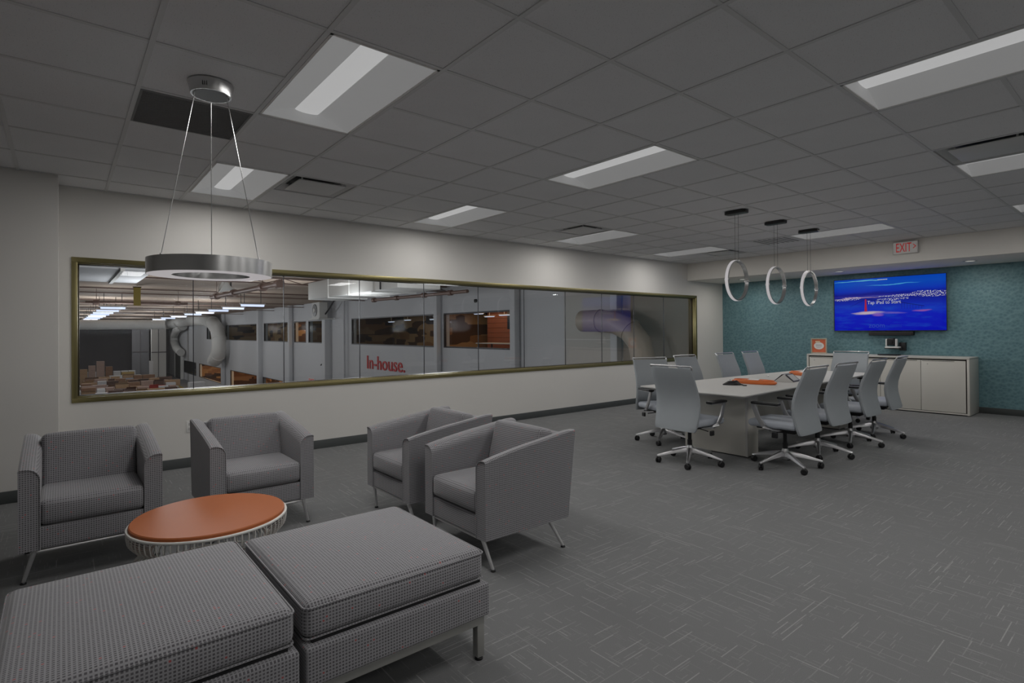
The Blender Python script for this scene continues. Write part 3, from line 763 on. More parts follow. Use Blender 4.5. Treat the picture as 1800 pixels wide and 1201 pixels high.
# ================================================================== CREDENZA
CX0, CX1, CY0, CY1 = 10.87, XT-.02, 2.075, 4.475
t = thing('credenza', 'low cream credenza with flush doors against the teal wall', 'cabinet', ((CX0+CX1)/2, (CY0+CY1)/2, 0)); hx, hy = (CX1-CX0)/2, (CY1-CY0)/2
obj('top', G().box(-hx, -hy, .885, hx, hy, .912), M_whitecab, t, bevel=.002)
for s in (-1, 1):
    y0, y1 = (s*hy-.032, s*hy) if s > 0 else (-hy, -hy+.032)
    obj('end_panel', G().box(-hx, y0, .012, hx, y1, .885), M_whitecab, t, bevel=.002)
obj('carcass', G().box(-hx+.035, -hy+.032, .03, hx, hy-.032, .885), M_shadowgap, t, smooth=False)
obj('plinth', G().box(-hx+.03, -hy+.02, 0, hx-.03, hy-.02, .012), M_darkmetal, t, smooth=False)
obj('bottom_rail', G().box(-hx+.002, -hy+.032, .018, -hx+.03, hy-.032, .038), M_whitecab, t, smooth=False)
ys = [-hy+.045, 2.699-3.275, .0, 3.87-3.275, hy-.045]
for a, b, last in zip(ys[:-1], ys[1:], (1, 0, 0, 0)):
    d = obj('door', G().box(-hx+.004, a+.003, .045, -hx+.024, b-.003, .862), M_whitecab, t, bevel=.0015)
    obj('finger_pull', G().box(-hx+.0025, a+(.14 if last else .05), .846, -hx+.004, b-.02, .853), M_shadowgap, d, smooth=False)
    obj('lock', G().tube([(-hx+.001, b-.09, .80), (-hx+.005, b-.09, .80)], .009, 12), M_grayalu, d)

# things on and above the credenza
t = thing('framed_card', 'small orange card with a white oval in a pale wooden frame on the credenza', 'framed card', (11.2, 4.39, .912), math.radians(4))
Wd = plain('pale_wood', (.42, .38, .29), .5, var=.15, vscale=30)
g = G()
for q in ((-.14,0,.14,.022),(-.14,.268,.14,.29),(-.14,.022,-.118,.268),(.118,.022,.14,.268)): g.box(0, q[0], q[1], .018, q[2], q[3])
obj('frame', g, Wd, t, bevel=.002)
obj('print', G().box(.010, -.12, .02, .014, .12, .27), plain('print_orange', (.62, .14, .06), .6, var=.25, vscale=9), t, smooth=False)
g = G().loft([[(x, .088*math.cos(a), .145+.068*math.sin(a)) for a in [2*PI*q/32 for q in range(32)]] for x in (.0085, .010)]); obj('oval', g, M_paper, t)
obj('printed_line', G().box(.0078, -.05, .165, .0085, .06, .170).box(.0078, -.055, .148, .0085, .055, .153).box(.0078, -.05, .131, .0085, .05, .136).box(.0078, -.03, .105, .0085, .04, .109), plain('print_grey', (.25,.22,.26), .7), t, smooth=False)
obj('bow', G().rcube((.007, .02, .222), (.003, .04, .016), .003), plain('print_cream', (.7, .55, .38), .7), t)
obj('easel_leg', G().box(.018, -.02, .0, .07, .02, .006).box(.018, -.02, .0, .026, .02, .2), Wd, t, smooth=False)
t = thing('media_box', 'flat black media box on top of the credenza below the camera', 'media player', (11.08, 3.20, .912))
obj('case', G().box(-.09, -.15, .003, .09, .15, .022), M_black, t, bevel=.004); obj('foot', G().box(-.07, -.13, 0, .07, .13, .004), M_darkmetal, t, smooth=False)

# ---- wall screen
TY0, TY1, TZ0, TZ1 = 2.46, 4.19, 1.335, 2.305; TX = XT-.09
t = thing('wall_screen', 'large wall television showing a blue bridge and clouds picture', 'television', (TX, (TY0+TY1)/2, (TZ0+TZ1)/2)); hw, hh = (TY1-TY0)/2, (TZ1-TZ0)/2
obj('housing', G().box(.004, -hw+.01, -hh+.01, .05, hw-.01, hh-.01), M_black, t, bevel=.006)
obj('wall_mount', G().box(.05, -.3, -.25, .09, .3, .25), M_darkmetal, t, smooth=False)
g = G()
for q in ((-hw,-hh,hw,-hh+.011),(-hw,hh-.009,hw,hh),(-hw,-hh+.011,-hw+.009,hh-.009),(hw-.009,-hh+.011,hw,hh-.009)): g.box(-.002, q[0], q[1], .01, q[2], q[3])
obj('bezel', g, M_black, t, bevel=.001)
def m_screen():
    t = NT('screen_picture'); v = t.coord(); sep = t.n('ShaderNodeSeparateXYZ'); t.l(v, sep.inputs[0])
    W_, H_ = 2*hw, 2*hh
    u = t.math('ADD', t.math('MULTIPLY', sep.outputs[1], -1/W_), .5); w = t.math('ADD', t.math('MULTIPLY', sep.outputs[2], 1/H_), .5)
    cv = t.n('ShaderNodeCombineXYZ'); t.l(u, cv.inputs[0]); t.l(w, cv.inputs[1]); uv = cv.outputs[0]
    nz = t.noise(t.mapping(uv, (3.2, 9, 1)), 1, 4, .55); nb = t.noise(t.mapping(uv, (5, 14, 1), (3, 1, 0)), 1, 5, .6)
    ramp = t.n('ShaderNodeValToRGB'); r = ramp.color_ramp
    stops = [(0, (0, 8, 160)), (.30, (2, 18, 165)), (.42, (10, 40, 165)), (.52, (6, 30, 150)), (.62, (6, 18, 120)), (.655, (30, 30, 130)), (.69, (4, 10, 118)), (.76, (2, 40, 160)), (.9, (2, 66, 165)), (1, (4, 60, 168))]
    while len(r.elements) < len(stops): r.elements.new(.5)
    for e, (p, c) in zip(r.elements, stops): e.position = p; e.color = lin(c)
    t.l(t.math('ADD', w, t.math('MULTIPLY', t.math('SUBTRACT', nz, .5), .09)), ramp.inputs[0]); col = ramp.outputs[0]
    # soft lighter fog patches
    f = t.math('MULTIPLY', t.math('SUBTRACT', nb, .48, True), 1.6, True); below = t.math('LESS_THAN', w, .5)
    col = t.mix(t.math('MULTIPLY', f, t.math('MULTIPLY', below, .8)), col, lin((22, 90, 176)))
    def blob(cx, cy, sx, sy):
        a = t.math('DIVIDE', t.math('SUBTRACT', u, cx), sx); b = t.math('DIVIDE', t.math('SUBTRACT', w, t.math('ADD', cy, t.math('MULTIPLY', t.math('SUBTRACT', nz, .5), .09))), sy)
        return t.math('SUBTRACT', 1, t.math('ADD', t.math('MULTIPLY', a, a), t.math('MULTIPLY', b, b)), True)
    for cx, cy, sx, sy, c, k in ((.33, .34, .17, .034, (176, 160, 168), 1.1), (.42, .30, .06, .04, (120, 80, 165), .9), (.56, .33, .13, .022, (100, 84, 170), .8), (.80, .375, .09, .022, (140, 80, 150), .9), (.22, .625, .24, .014, (150, 126, 160), 1.3), (.55, .655, .3, .010, (110, 110, 175), .8), (.25, .95, .28, .012, (90, 170, 190), 1.3), (.55, .865, .26, .010, (60, 140, 190), 1.2)):
        col = t.mix(t.math('MULTIPLY', blob(cx, cy, sx, sy), k, True), col, lin(c))
    city = t.noise(t.mapping(uv, (90, 60, 1)), 1, 2, .6); on = t.math('GREATER_THAN', city, .54)
    for cx, cy, sx, sy in ((.13, .615, .16, .03), (.72, .645, .33, .028), (.86, .66, .17, .055), (.55, .585, .15, .02)):
        col = t.mix(t.math('MULTIPLY', on, t.math('GREATER_THAN', blob(cx, cy, sx, sy), .12)), col, lin((176, 176, 186)))
    t.l(col, t.b.inputs['Emission Color']); t.b.inputs['Emission Strength'].default_value = 1.0
    t.setp(Base_Color=(.003, .003, .004, 1), Roughness=.5); t.b.inputs['Specular IOR Level'].default_value = .1; return t.m
obj('screen', G().box(0, -hw+.009, -hh+.011, .004, hw-.009, hh-.009), m_screen(), t, smooth=False)
def at(u, w): return (-.001, hw-u*2*hw, -hh+w*2*hh)
E_white = m_emit('screen_white', lin((180, 182, 186)), 1, .004); E_dim = m_emit('screen_dim', lin((40, 66, 160)), 1, .004); E_red = m_emit('screen_red', lin((150, 22, 50)), 1, .004); E_dark = m_emit('screen_dark', lin((4, 8, 70)), 1, .004)
obj('caption', text_fit('Tap iPad to Start', 2*hw*.30, 2*hh*.083, .0006, board(at(.325, .485))), E_white, t, smooth=False)
obj('caption', text_fit('zoom', 2*hw*.145, 2*hh*.058, .0006, board(at(.335, .065))), E_dim, t, smooth=False)
obj('caption', text_fit('rooms', 2*hw*.10, 2*hh*.058, .0006, board(at(.53, .065))), m_emit('screen_dimmer', lin((14, 40, 156)), 1, .004), t, smooth=False)
g = G()
def pa(u, w, x=-.0016): a = at(u, w); return (x, a[1], a[2])
def quad(g, pts): g.loft([[pa(u, w) for u, w in pts], [pa(u, w, -.001) for u, w in pts]])
quad(g, [(.296, .37), (.322, .37), (.317, .5), (.300, .5)]); quad(g, [(.300, .5), (.317, .5), (.315, .60), (.302, .60)])
obj('bridge_tower', g, E_red, t, smooth=False)
g = G()
for k in range(9): quad(g, [(.42+.010*k, .948), (.426+.010*k, .948), (.427+.010*k, .964), (.42+.010*k, .962)])
obj('status_line', g, E_white, t, smooth=False)
g = G(); quad(g, [(.15, .455), (.155, .462), (.30, .60), (.30, .592)]); quad(g, [(.62, .52), (.62, .528), (.82, .445), (.82, .437)]); quad(g, [(.315, .6), (.315, .592), (.62, .50), (.62, .506)])
for k in range(8): quad(g, [(.63+.024*k, .40), (.632+.024*k, .40), (.632+.024*k, .52-.01*k), (.63+.024*k, .52-.01*k)])
obj('bridge_cable', g, E_dark, t, smooth=False)
area('screen_glow', (TX-.01, (TY0+TY1)/2, (TZ0+TZ1)/2), 1.6, .85, 6, (.10, .16, 1), rot=(0, -PI/2, 0)).rotation_euler = (PI/2, 0, -PI/2)

t = thing('sound_bar', 'black sound bar mounted under the wall screen', 'speaker', (XT-.06, 3.27, 1.29))
obj('case', G().box(-.05, -.34, -.035, .04, .34, .035), M_black, t, bevel=.008); obj('wall_bracket', G().box(.03, -.1, .0, .06, .1, .05), M_darkmetal, t, smooth=False)
obj('grille', G().box(-.053, -.31, -.025, -.05, .31, .025), M_darkmetal, t, smooth=False)
t = thing('video_camera', 'black video camera with white side arms on a small wall shelf', 'camera', (XT-.12, 3.215, 1.03))
obj('shelf', G().box(-.09, -.13, -.012, .12, .12, .0), M_black, t, bevel=.003); obj('bracket', G().box(.05, -.16, -.04, .12, -.07, .10), M_black, t, bevel=.004)
obj('base_plate', G().rcube((-.01, .01, .016), (.075, .105, .014), .012), M_paper, t)
obj('head', G().rcube((-.01, .03, .115), (.05, .058, .062), .02), M_black, t)
for s in (-1, 1): obj('side_arm', G().rcube((-.01, .03+s*.073, .10), (.035, .013, .065), .011), M_paper, t)
obj('lens', G().tube([(-.058, .03, .115), (-.075, .03, .115)], .028, 20), M_darkmetal, t); obj('lens_glass', G().tube([(-.075, .03, .115), (-.077, .03, .115)], .018, 20), M_black, t)

# ================================================================== THE HALL BEYOND THE WINDOW
H_wall = plain('hall_wall', (.52, .53, .55), .7, var=.03, vscale=.6); H_white = plain('hall_white_duct', (.62, .62, .60), .85, var=.04)
H_floor = plain('hall_concrete', (.17, .17, .175), .45, var=.25, vscale=.4); H_dark = plain('hall_dark_wall', (.14, .13, .137), .8, var=.1, vscale=.5)
H_frame = plain('hall_dark_frame', (.02, .015, .02), .5); H_yellow = plain('yellow_paint', (.30, .22, .02), .6)
H_wood = plain('warm_wood_panel', (.30, .10, .05), .5, var=.25, vscale=2); H_tan = plain('tan_wall', (.42, .26, .12), .7, var=.1)
H_brown = plain('brown_pipe', (.17, .11, .09), .5, .2); H_pink = plain('pink_box', (.30, .20, .18), .7, var=.1)
def m_deck():
    t = NT('ribbed_brown_deck'); v = t.coord()
    w = t.n('ShaderNodeTexWave', bands_direction='Y', wave_profile='TRI'); w.inputs['Scale'].default_value = .9; w.inputs['Distortion'].default_value = .4; t.l(v, w.inputs[0])
    n = t.noise(t.mapping(v, (.4, 3, 1)), 1, 4)
    c = t.mix(n, (.34, .265, .205, 1), (.56, .45, .36, 1)); t.l(t.mix(t.math('MULTIPLY', w.outputs[1], .4), c, (.26, .18, .14, 1)), t.b.inputs['Base Color'])
    t.setp(Roughness=.8); t.bump(w.outputs[1], .6, .05); return t.m
def m_pane():
    t = NT('hall_window_glass'); t.t.nodes.remove(t.b); tr = t.n('ShaderNodeBsdfTransparent'); tr.inputs[0].default_value = (.9, .92, .92, 1)
    gl = t.n('ShaderNodeBsdfGlossy'); gl.inputs['Roughness'].default_value = .05; mx = t.n('ShaderNodeMixShader'); mx.inputs[0].default_value = .0015
    t.l(tr.outputs[0], mx.inputs[1]); t.l(gl.outputs[0], mx.inputs[2]); t.l(mx.outputs[0], t.out.inputs[0]); return t.m
M_pane = m_pane()
HY1 = 84.0
struct('floor', G().box(-30, YW+.16, ZHF-.2, XH+3, HY1, ZHF), H_floor)
struct('ceiling', G().box(-30, YW+.17, ZHC+.25, XH+3.2, HY1, ZHC+.4), m_deck())
struct('wall_hall_far', G().box(-30, HY1, ZHF, XH+3, HY1+.3, ZHC+.3), H_dark, smooth=False)
struct('wall_hall_left', G().box(-30.3, YW+.16, ZHF, -30, HY1, ZHC+.3), H_dark, smooth=False)
struct('wall_below_window', G().box(-30, YW+.02, ZHF, XH+.3, YW+.16, -.12), H_wall, smooth=False)
# right wall with two bands of windows
UP_W = [(13.05,17.24,'wood'),(17.64,25.57,'dim'),(29.24,31.61,'dim2'),(31.99,34.10,'tan'),(34.65,40.5,'dark'),(41.2,52.0,'dark'),(52.6,60,'dark')]
LO_W = [(36.3,41.0,'dark'),(41.2,50.4,'tan'),(54.0,63.9,'tan'),(65.5,75.0,'dark')]
def band_wall(wins, z0, z1, ya, yb, g):
    y = ya
    for a, b, _ in sorted(wins): g.box(XH, y, z0, XH+.25, a, z1); y = b
    g.box(XH, y, z0, XH+.25, yb, z1)
g = G(); Y0h, Y1h = YW+.17, HY1
g.box(XH, Y0h, 2.05, XH+.25, Y1h, ZHC+.3); band_wall(UP_W, .785, 2.05, Y0h, Y1h, g); g.box(XH, Y0h, -1.70, XH+.25, Y1h, .785)
band_wall(LO_W, -3.1, -1.70, Y0h, Y1h, g); g.box(XH, Y0h, ZHF, XH+.25, Y1h, -3.1)
struct('wall_hall_right', g, H_wall, smooth=False)
g = G().box(XH+.25, Y0h, 2.2, XH+3, Y1h, 2.3).box(XH+.25, Y0h, .5, XH+3, Y1h, .6).box(XH+2.9, Y0h, -3.9, XH+3, Y1h, 2.2).box(XH+.25, Y0h, -1.2, XH+3, Y1h, -1.1).box(XH+.25, Y0h, ZHF, XH+3, Y1h, ZHF+.1)
for y in (12.6, 17.44, 27, 31.8, 34.4, 52.3, 64.7): g.box(XH+.25, y-.05, ZHF, XH+2.9, y+.05, 2.2)
def m_room():
    t = NT('cluttered_room_wall'); v = t.coord(); vo = t.n('ShaderNodeTexVoronoi', distance='CHEBYCHEV'); vo.inputs['Scale'].default_value = 1; t.l(t.mapping(v, (1, 1.1, 3.2)), vo.inputs['Vector'])
    sep = t.n('ShaderNodeSeparateColor'); t.l(vo.outputs['Color'], sep.inputs[0])
    r = t.n('ShaderNodeValToRGB'); r.color_ramp.interpolation = 'CONSTANT'
    for e, (p, c) in zip(r.color_ramp.elements, ((0, (.42, .26, .12, 1)), (.45, (.10, .05, .025, 1)))): e.position = p; e.color = c
    e = r.color_ramp.elements.new(.7); e.color = (.30, .15, .06, 1); e = r.color_ramp.elements.new(.88); e.color = (.04, .025, .02, 1)
    t.l(sep.outputs[0], r.inputs[0]); t.l(r.outputs[0], t.b.inputs['Base Color']); t.setp(Roughness=.8); return t.m
struct('wall_hall_rooms', g, m_room(), smooth=False)
struct('wall_hall_beige', G().box(XH-.03, Y0h, ZHF, XH, 8.85, ZHC+.25), plain('beige_wall_end', (.30, .265, .225), .8, var=.04), smooth=False)
struct('wall_hall_warm', G().box(XH-.015, 9.1, ZHF, XH, 10.95, ZHC+.25), plain('warm_grey_wall', (.47, .455, .43), .8, var=.03), smooth=False)
struct('trim_1', G().box(XH-.035, 8.85, 1.13, XH, 10.95, 1.15), H_white, smooth=False)
k = 2
for wins, z0, z1 in ((UP_W, .785, 2.05), (LO_W, -3.1, -1.70)):
    for a, b, kind in wins:
        w = bpy.data.objects.new('window_%d' % k, None); COL.objects.link(w); w['kind'] = 'structure'; k += 1
        g = G(); f = .05
        g.box(XH-.01, a, z0, XH+.08, b, z0+f).box(XH-.01, a, z1-f, XH+.08, b, z1).box(XH-.01, a, z0+f, XH+.08, a+f, z1-f).box(XH-.01, b-f, z0+f, XH+.08, b, z1-f)
        obj('window_frame', g, H_frame, w, smooth=False)
        obj('window_pane', G().box(XH+.03, a+f, z0+f, XH+.04, b-f, z1-f), M_pane, w, smooth=False)
# room behind the two nearest windows
t = thing('plank_partition', 'reddish wooden plank partition inside the lit room across the hall', 'partition', (XH+1.6, 15.4, .6))
for q in range(9): obj('plank', G().box(0, -1.75, .0+.18*q+.004, .04, 1.3, .18*q+.176), H_wood, t, bevel=.004, smooth=False)
t = thing('dark_cabinet', 'dark blue wall unit at the top of the plank partition', 'cabinet', (XH+1.4, 14.5, 1.45))
obj('body', G().box(0, -.9, 0, .19, .75, .62), plain('navy_unit', (.02, .03, .05), .5), t, bevel=.01); obj('door_gap', G().box(-.004, -.1, .02, 0, -.08, .6), M_black, t, smooth=False)
t = thing('monitor', 'black computer monitor on the desk in the lit room', 'monitor', (XH+.85, 14.0, .98))
obj('screen_panel', G().box(0, -.22, .12, .03, .22, .46), M_black, t, bevel=.005); obj('stand', G().box(.0, -.04, 0, .04, .04, .12), M_black, t, smooth=False); obj('foot', G().box(-.06, -.1, -.01, .08, .1, .004), M_black, t, smooth=False)
t = thing('long_desk', 'pale long desk behind the window sill of the lit room', 'desk', (XH+.9, 14.6, .6))
obj('desktop', G().box(-.35, -1.4, .34, .35, 1.4, .37), M_white, t, smooth=False)
for sx in (-1, 1):
    for sy in (-1, 1): obj('leg', G().box(sx*.3-.02, sy*1.3-.02, 0, sx*.3+.02, sy*1.3+.02, .34), M_darkmetal, t, smooth=False)
t = thing('wall_graphic', 'orange red painted sweep on the tan wall at the end of the lit room', 'wall graphic', (XH+1.2, 13.0, 1.3))
g = G().rcube((.0, .15, .15), (.02, .28, .16), .015); obj('panel', g, plain('flame_orange', (.7, .08, .02), .5), t)
g = G(); 
for q in range(4): g.tube([(-.03, -.1+.18*q, -.45+.1*q), (-.03, .05+.18*q, -.2+.1*q)], .02, 6)
obj('stroke', g, M_black, t)
area('room_lamp', (XH+.9, 15.2, 2.1), 1.2, 3, 14, (1, .62, .36)); area('room_lamp', (XH+1.2, 21.5, 2.1), 1.5, 6, 8, (1, .7, .45))
area('room_lamp', (XH+1.2, 33, 2.1), 1.5, 1.8, 22, (1, .62, .3)); area('room_lamp', (XH+1.2, 46, -1.3), 1.5, 8, 110, (1, .6, .3)); area('room_lamp', (XH+1.2, 59, -1.3), 1.5, 8, 120, (1, .65, .35))
ORD_ = dict(zip((14.2, 15.1, 16.0, 16.7, 18.6, 20.1, 22.5, 24.2, 30.2), ('first', 'second', 'third', 'fourth', 'fifth', 'sixth', 'seventh', 'eighth', 'ninth')))
for y, zz in ((14.2, 2.0), (15.1, 1.93), (16.0, 1.9), (16.7, 2.02), (18.6, 1.95), (20.1, 1.88), (22.5, 1.9), (24.2, 1.85), (30.2, 1.9)):  # bright dashes behind the hall panes, built as added glowing bars
    t = thing('bright_strip', 'short bright strip in a room across the hall, %s from the right' % ORD_[y], 'ceiling light', (XH+.7+.03*y, y, zz), 0, 'bright strips in the rooms across the hall')
    obj('body', G().box(-.05, -.28, .02, .05, .28, .05), M_white, t, smooth=False); obj('tube', G().box(-.03, -.26, .0, .03, .26, .02), M_tube, t, smooth=False)
    obj('stem', G().box(-.008, -.008, .05, .008, .008, 2.2-zz), M_white, t, smooth=False)
# lettering on the wall
g = G(); y0, y1 = 23.78, 20.2; q = text_fit('In-house.', y0-y1, .60, .02, board((XH-.02, y0, -.30)))
t = tag(obj('wall_lettering', q, M_redpaint, None, smooth=False), 'large red lettering on the white hall wall seen through the glass', 'lettering')
# slim columns, downpipes, conduits against the wall
def column(y, w, label, x=None, col=H_wall, z1=ZHC+.24, group='steel columns along the hall wall'):
    t = thing('steel_column', label, 'column', (x or XH-.16, y, ZHF), 0, group)
    L = z1-ZHF; obj('shaft', G().box(-w, -w*1.2, .1, w, w*1.2, L), col, t, bevel=.01); obj('base_plate', G().box(-w*1.5, -w*1.8, 0, w*1.5, w*1.8, .1), col, t, smooth=False)
for y, w, lb in ((12.95,.10,'white steel column left of the last plain wall panel across the hall'),(17.44,.09,'white steel column between the two nearest lit windows'),(28.4,.18,'broad white steel column left of the red lettering'),(34.35,.11,'white steel column left of the tan lit window'),(41.0,.16,'white steel column beside the big curved duct, farther one'),(52.3,.12,'farthest white steel column behind the curved duct'),(8.98,.09,'nearest beige column behind the reflection of the screen'),(26.1,.05,'thin dark streaked pipe left of the nearest lit windows')):
    column(y, w, lb, col=H_wall)
ORD = ('nearest', 'second', 'third', 'fourth', 'fifth', 'sixth', 'seventh', 'eighth', 'ninth', 'tenth', 'eleventh', 'twelfth', 'thirteenth', 'fourteenth', 'fifteenth', 'sixteenth', 'seventeenth', 'eighteenth', 'nineteenth', 'twentieth')
# suspended twin tube lights
def tube_light(x, y, n):
    t = thing('tube_light', 'lit tube lamp hanging in the %s row of the hall, %s from the window' % ('left' if x < 3 else 'right', ORD[n]), 'ceiling light', (x, y, 2.45), 0, 'hanging tube lamps, %s row' % ('left' if x < 3 else 'right'))
    obj('reflector', G().prism([(-.11, .0), (.11, .0), (.04, .05), (-.04, .05)], -.45, .45, 'x'), M_white, t, smooth=False)
    obj('tube', G().tube([(-.40, 0, -.02), (.40, 0, -.02)], .06, 8), M_tube, t)
    obj('hanger', G().box(-.3, -.01, .05, -.28, .01, .578), M_darkmetal, t, smooth=False); obj('hanger', G().box(.28, -.01, .05, .30, .01, .578), M_darkmetal, t, smooth=False)
for x, ys_ in ((1.58, (26.9, 30.2, 33.5, 36.5, 39.6, 42.6, 45.7, 48.7, 51.8)), (5.55, (22.1, 25.1, 27.9, 31.0, 34.2, 38.9, 43.2, 47.7))):
    for n_, y in enumerate(ys_): tube_light(x, y, n_)
# joists across the deck
for k_, y in enumerate((10.5, 17, 24, 32.3, 38, 46, 54, 63)):
    t = thing('deck_joist', 'brown steel joist under the hall deck, %s from the long window' % ORD[k_], 'beam', (0, y, ZHC), 0, 'joists under the hall deck')
    obj('top_chord', G().box(-12, -.04, .2, XH-.03, .04, .24), H_brown, t, smooth=False); obj('bottom_chord', G().box(-12, -.03, .04, XH-.03, .03, .08), H_brown, t, smooth=False)
    if y < 20:
        g = G()
        for q in range(22): g.tube([(-12+q*1.04, 0, .07), (-11.48+q*1.04, 0, .21), (-10.96+q*1.04, 0, .07)], .012, 4)
        obj('web', g, H_brown, t, kind='stuff')
# pipes running away from the window
def pipe(p0, p1, r, label, mat, flanges, name='sprinkler_pipe'):
    p0, p1 = Vector(p0), Vector(p1); L = (p1-p0).length; d = (p1-p0)/L
    t = thing(name, label, 'pipe', p0); q = p1-p0
    obj('run', G().tube([(0,0,0), q], r, 10), mat, t)
    for f in flanges:
        c = d*L*f; obj('coupling', G().tube([c-d*r*1.6, c+d*r*1.6], r*1.6, 10), mat, t)
    g = G()
    for f in flanges[::2]:
        c = d*L*f; g.tube([c, (c.x, c.y, ZHC+.2-p0.z)], .008, 5)
    obj('hanger_rod', g, mat, t); 
    return t
a = atz(838, 529, 2.42); b = atz(1008, 517, 2.42); pipe(a, (b.x, b.y, 2.42), .045, 'black pipe with couplings crossing the upper middle panes', M_blackpipe, (.0, .28, .5, .72, .95))
a = atz(992, 536, 2.3); b = atz(1215, 525, 2.3); pipe(a, (b.x, b.y, 2.3), .04, 'black pipe crossing the panes with the blue screen reflection', M_blackpipe, (.0, .35, .6, .8, .97))
a = atz(372, 523, 2.45); b = atz(492, 499, 2.45); pipe(a, (b.x, b.y, 2.45), .06, 'brown grey pipe ending in a star shaped flange near the top of the third pane', H_brown, (.1, .4, .8, .99))
a = atz(655, 528, 2.5); b = atz(822, 512, 2.5); pipe(a, (b.x, b.y, 2.5), .05, 'brown pipe under the deck in the middle panes', H_brown, (.02, .3, .6, .85))
a = atz(150, 531, 2.5); b = atz(330, 534, 2.5); pipe(a, (b.x, b.y, 2.5), .05, 'long brown pipe across the left pane under the deck', H_brown, (.1, .5, .9))
# ducts
def duct(name, pts, r, label, mat=H_white, n=20, joints=()):
    t = thing(name, label, 'duct', pts[0]); P0 = Vector(pts[0]); q = [Vector(p)-P0 for p in pts]
    obj('duct_run', G().tube(q, r, n), mat, t)
    for i in joints:
        d = (q[min(i+1, len(q)-1)]-q[max(i-1, 0)]).normalized(); obj('joint_band', G().tube([q[i]-d*r*.08, q[i]+d*r*.08], r*1.05, n), mat, t)
    return t
pl = lambda seq, X: [atx(x, y, X) for x, y in seq]
duct('round_duct', [atz(x, 571, 1.9) for x in (110, 160, 205, 250, 290)], .27, 'white round duct running across the far end of the hall', joints=(1, 3))
duct('round_duct', pl(((296,571),(318,566),(340,562),(362,562),(374,568),(382,579),(385,595),(385,612),(383,624),(377,634)), 10.1), .55, 'big white curved duct bending down in front of the hall wall', joints=(2, 4, 6, 8))
duct('round_duct', pl(((322,574),(311,580),(306,590),(306,602),(310,612),(318,620)), 10.35), .40, 'smaller white curved duct behind the big one', joints=(2, 4))
b0 = atx(296, 578, 10.0); t = thing('duct_box', 'white square duct box between the two round ducts', 'duct', b0)
obj('box', G().box(-.45, -.5, 0, .45, .5, 1.9), H_white, t, bevel=.03); obj('collar', G().box(-.5, -.55, .85, .5, .55, .95), H_white, t, smooth=False)
duct('round_duct', [(10.2, 9.6, 1.62), (10.2, 9.0, 1.62), (10.2, 8.5, 1.56), (10.2, 8.1, 1.38), (10.2, 7.84, 1.1), (10.2, 7.74, .75), (10.2, 7.72, .2), (10.2, 7.72, -1)], .27, 'beige round duct turning down behind the last panes on the right', mat=plain('beige_duct', (.34, .29, .24), .5, var=.05), joints=(1, 3, 5))
t = thing('rectangular_duct', 'white rectangular duct above the third and fourth panes', 'duct', (6.2, 13.0, 2.35))
obj('duct_run', G().box(-.55, -2.2, .0, .55, 3.4, .5), H_white, t, bevel=.02)
for q in (-1.0, .4, 1.8): obj('joint_band', G().box(-.58, q-.03, -.03, .58, q+.03, .53), H_white, t, smooth=False)
obj('hanger_rod', G().box(-.62, -1.5, .0, -.59, -1.47, .66).box(.59, -1.5, .0, .62, -1.47, .66), M_darkmetal, t, smooth=False)
t = thing('rectangular_duct', 'pale square duct end in the top left corner of the window', 'duct', (.75, 12.2, 2.42))
obj('duct_run', G().box(-1.6, -1.4, 0, .45, 1.4, .5), H_wall, t, bevel=.02); obj('joint_band', G().box(-.02, -1.45, -.03, .04, 1.45, .53), H_white, t, smooth=False)
# loudspeaker, condenser, signs
p = atx(562, 560, XH-.5); t = thing('condenser_unit', 'white air conditioning condenser on a bracket above the hall windows', 'air conditioner', p)
obj('casing', G().rcube((0, 0, .42), (.22, .55, .42), .04), H_white, t); obj('fan_grille', G().tube([(-.22, .08, .42), (-.25, .08, .42)], .32, 20), M_darkmetal, t); obj('fan_hub', G().tube([(-.25, .08, .42), (-.27, .08, .42)], .11, 12), H_white, t)
obj('bracket', G().box(-.3, -.7, -.06, .5, .7, 0), H_white, t, smooth=False)
obj('hose', G().tube([(.1, -.5, .2), (.1, -1.1, .5), (.1, -1.7, .85), (.1, -2.6, .9)], .04, 6), M_blackpipe, t)
p = atx(564, 642, XH-.04); t = thing('drain_hose', 'thin black hose hanging down the hall wall left of the lettering', 'hose', p)
obj('hose', G().tube([(0, 0, 0), (0, -.6, .2), (0, -.75, .8), (0, -.8, 2.2)], .035, 6), M_blackpipe, t); obj('clip', G().box(-.03, -.84, 1.2, .03, -.72, 1.25), M_blackpipe, t, smooth=False)
p = aty(403, 507, 17.5); t = thing('loudspeaker', 'white horn loudspeaker hanging under the deck beside the ring lamp', 'speaker', p)
obj('horn', G().lathe([(.0, -.15), (.05, -.15), (.08, 0), (.22, .2), (.2, .22), (.06, .02), (0, .0)], 16).xf(Matrix.Rotation(-PI/2.6, 4, 'Y')), H_white, t); obj('bracket', G().box(.02, -.02, .05, .06, .02, .45), M_darkmetal, t, smooth=False)
p = aty(241, 521, 22.5); t = thing('hanging_banner', 'yellow banner hanging from the hall deck', 'banner', p)
obj('cloth', G().box(-.10, -.02, -.32, .10, .02, .30), H_yellow, t, smooth=False); obj('rod', G().tube([(-.12, 0, .31), (.12, 0, .31)], .02, 6), M_darkmetal, t); obj('cord', G().box(-.01, -.01, .36, .01, .01, .62), M_darkmetal, t, smooth=False)
p = atx(548, 670, XH-.03); t = thing('small_exit_sign', 'small red lit sign low on the hall wall near the frame', 'sign', p)
obj('housing', G().box(-.02, -.50, -.16, .02, .50, .16), H_white, t, smooth=False); obj('lettering', text_fit('EXIT', .8, .24, .005, board((-.026, .4, -.12))), M_red, t, smooth=False)
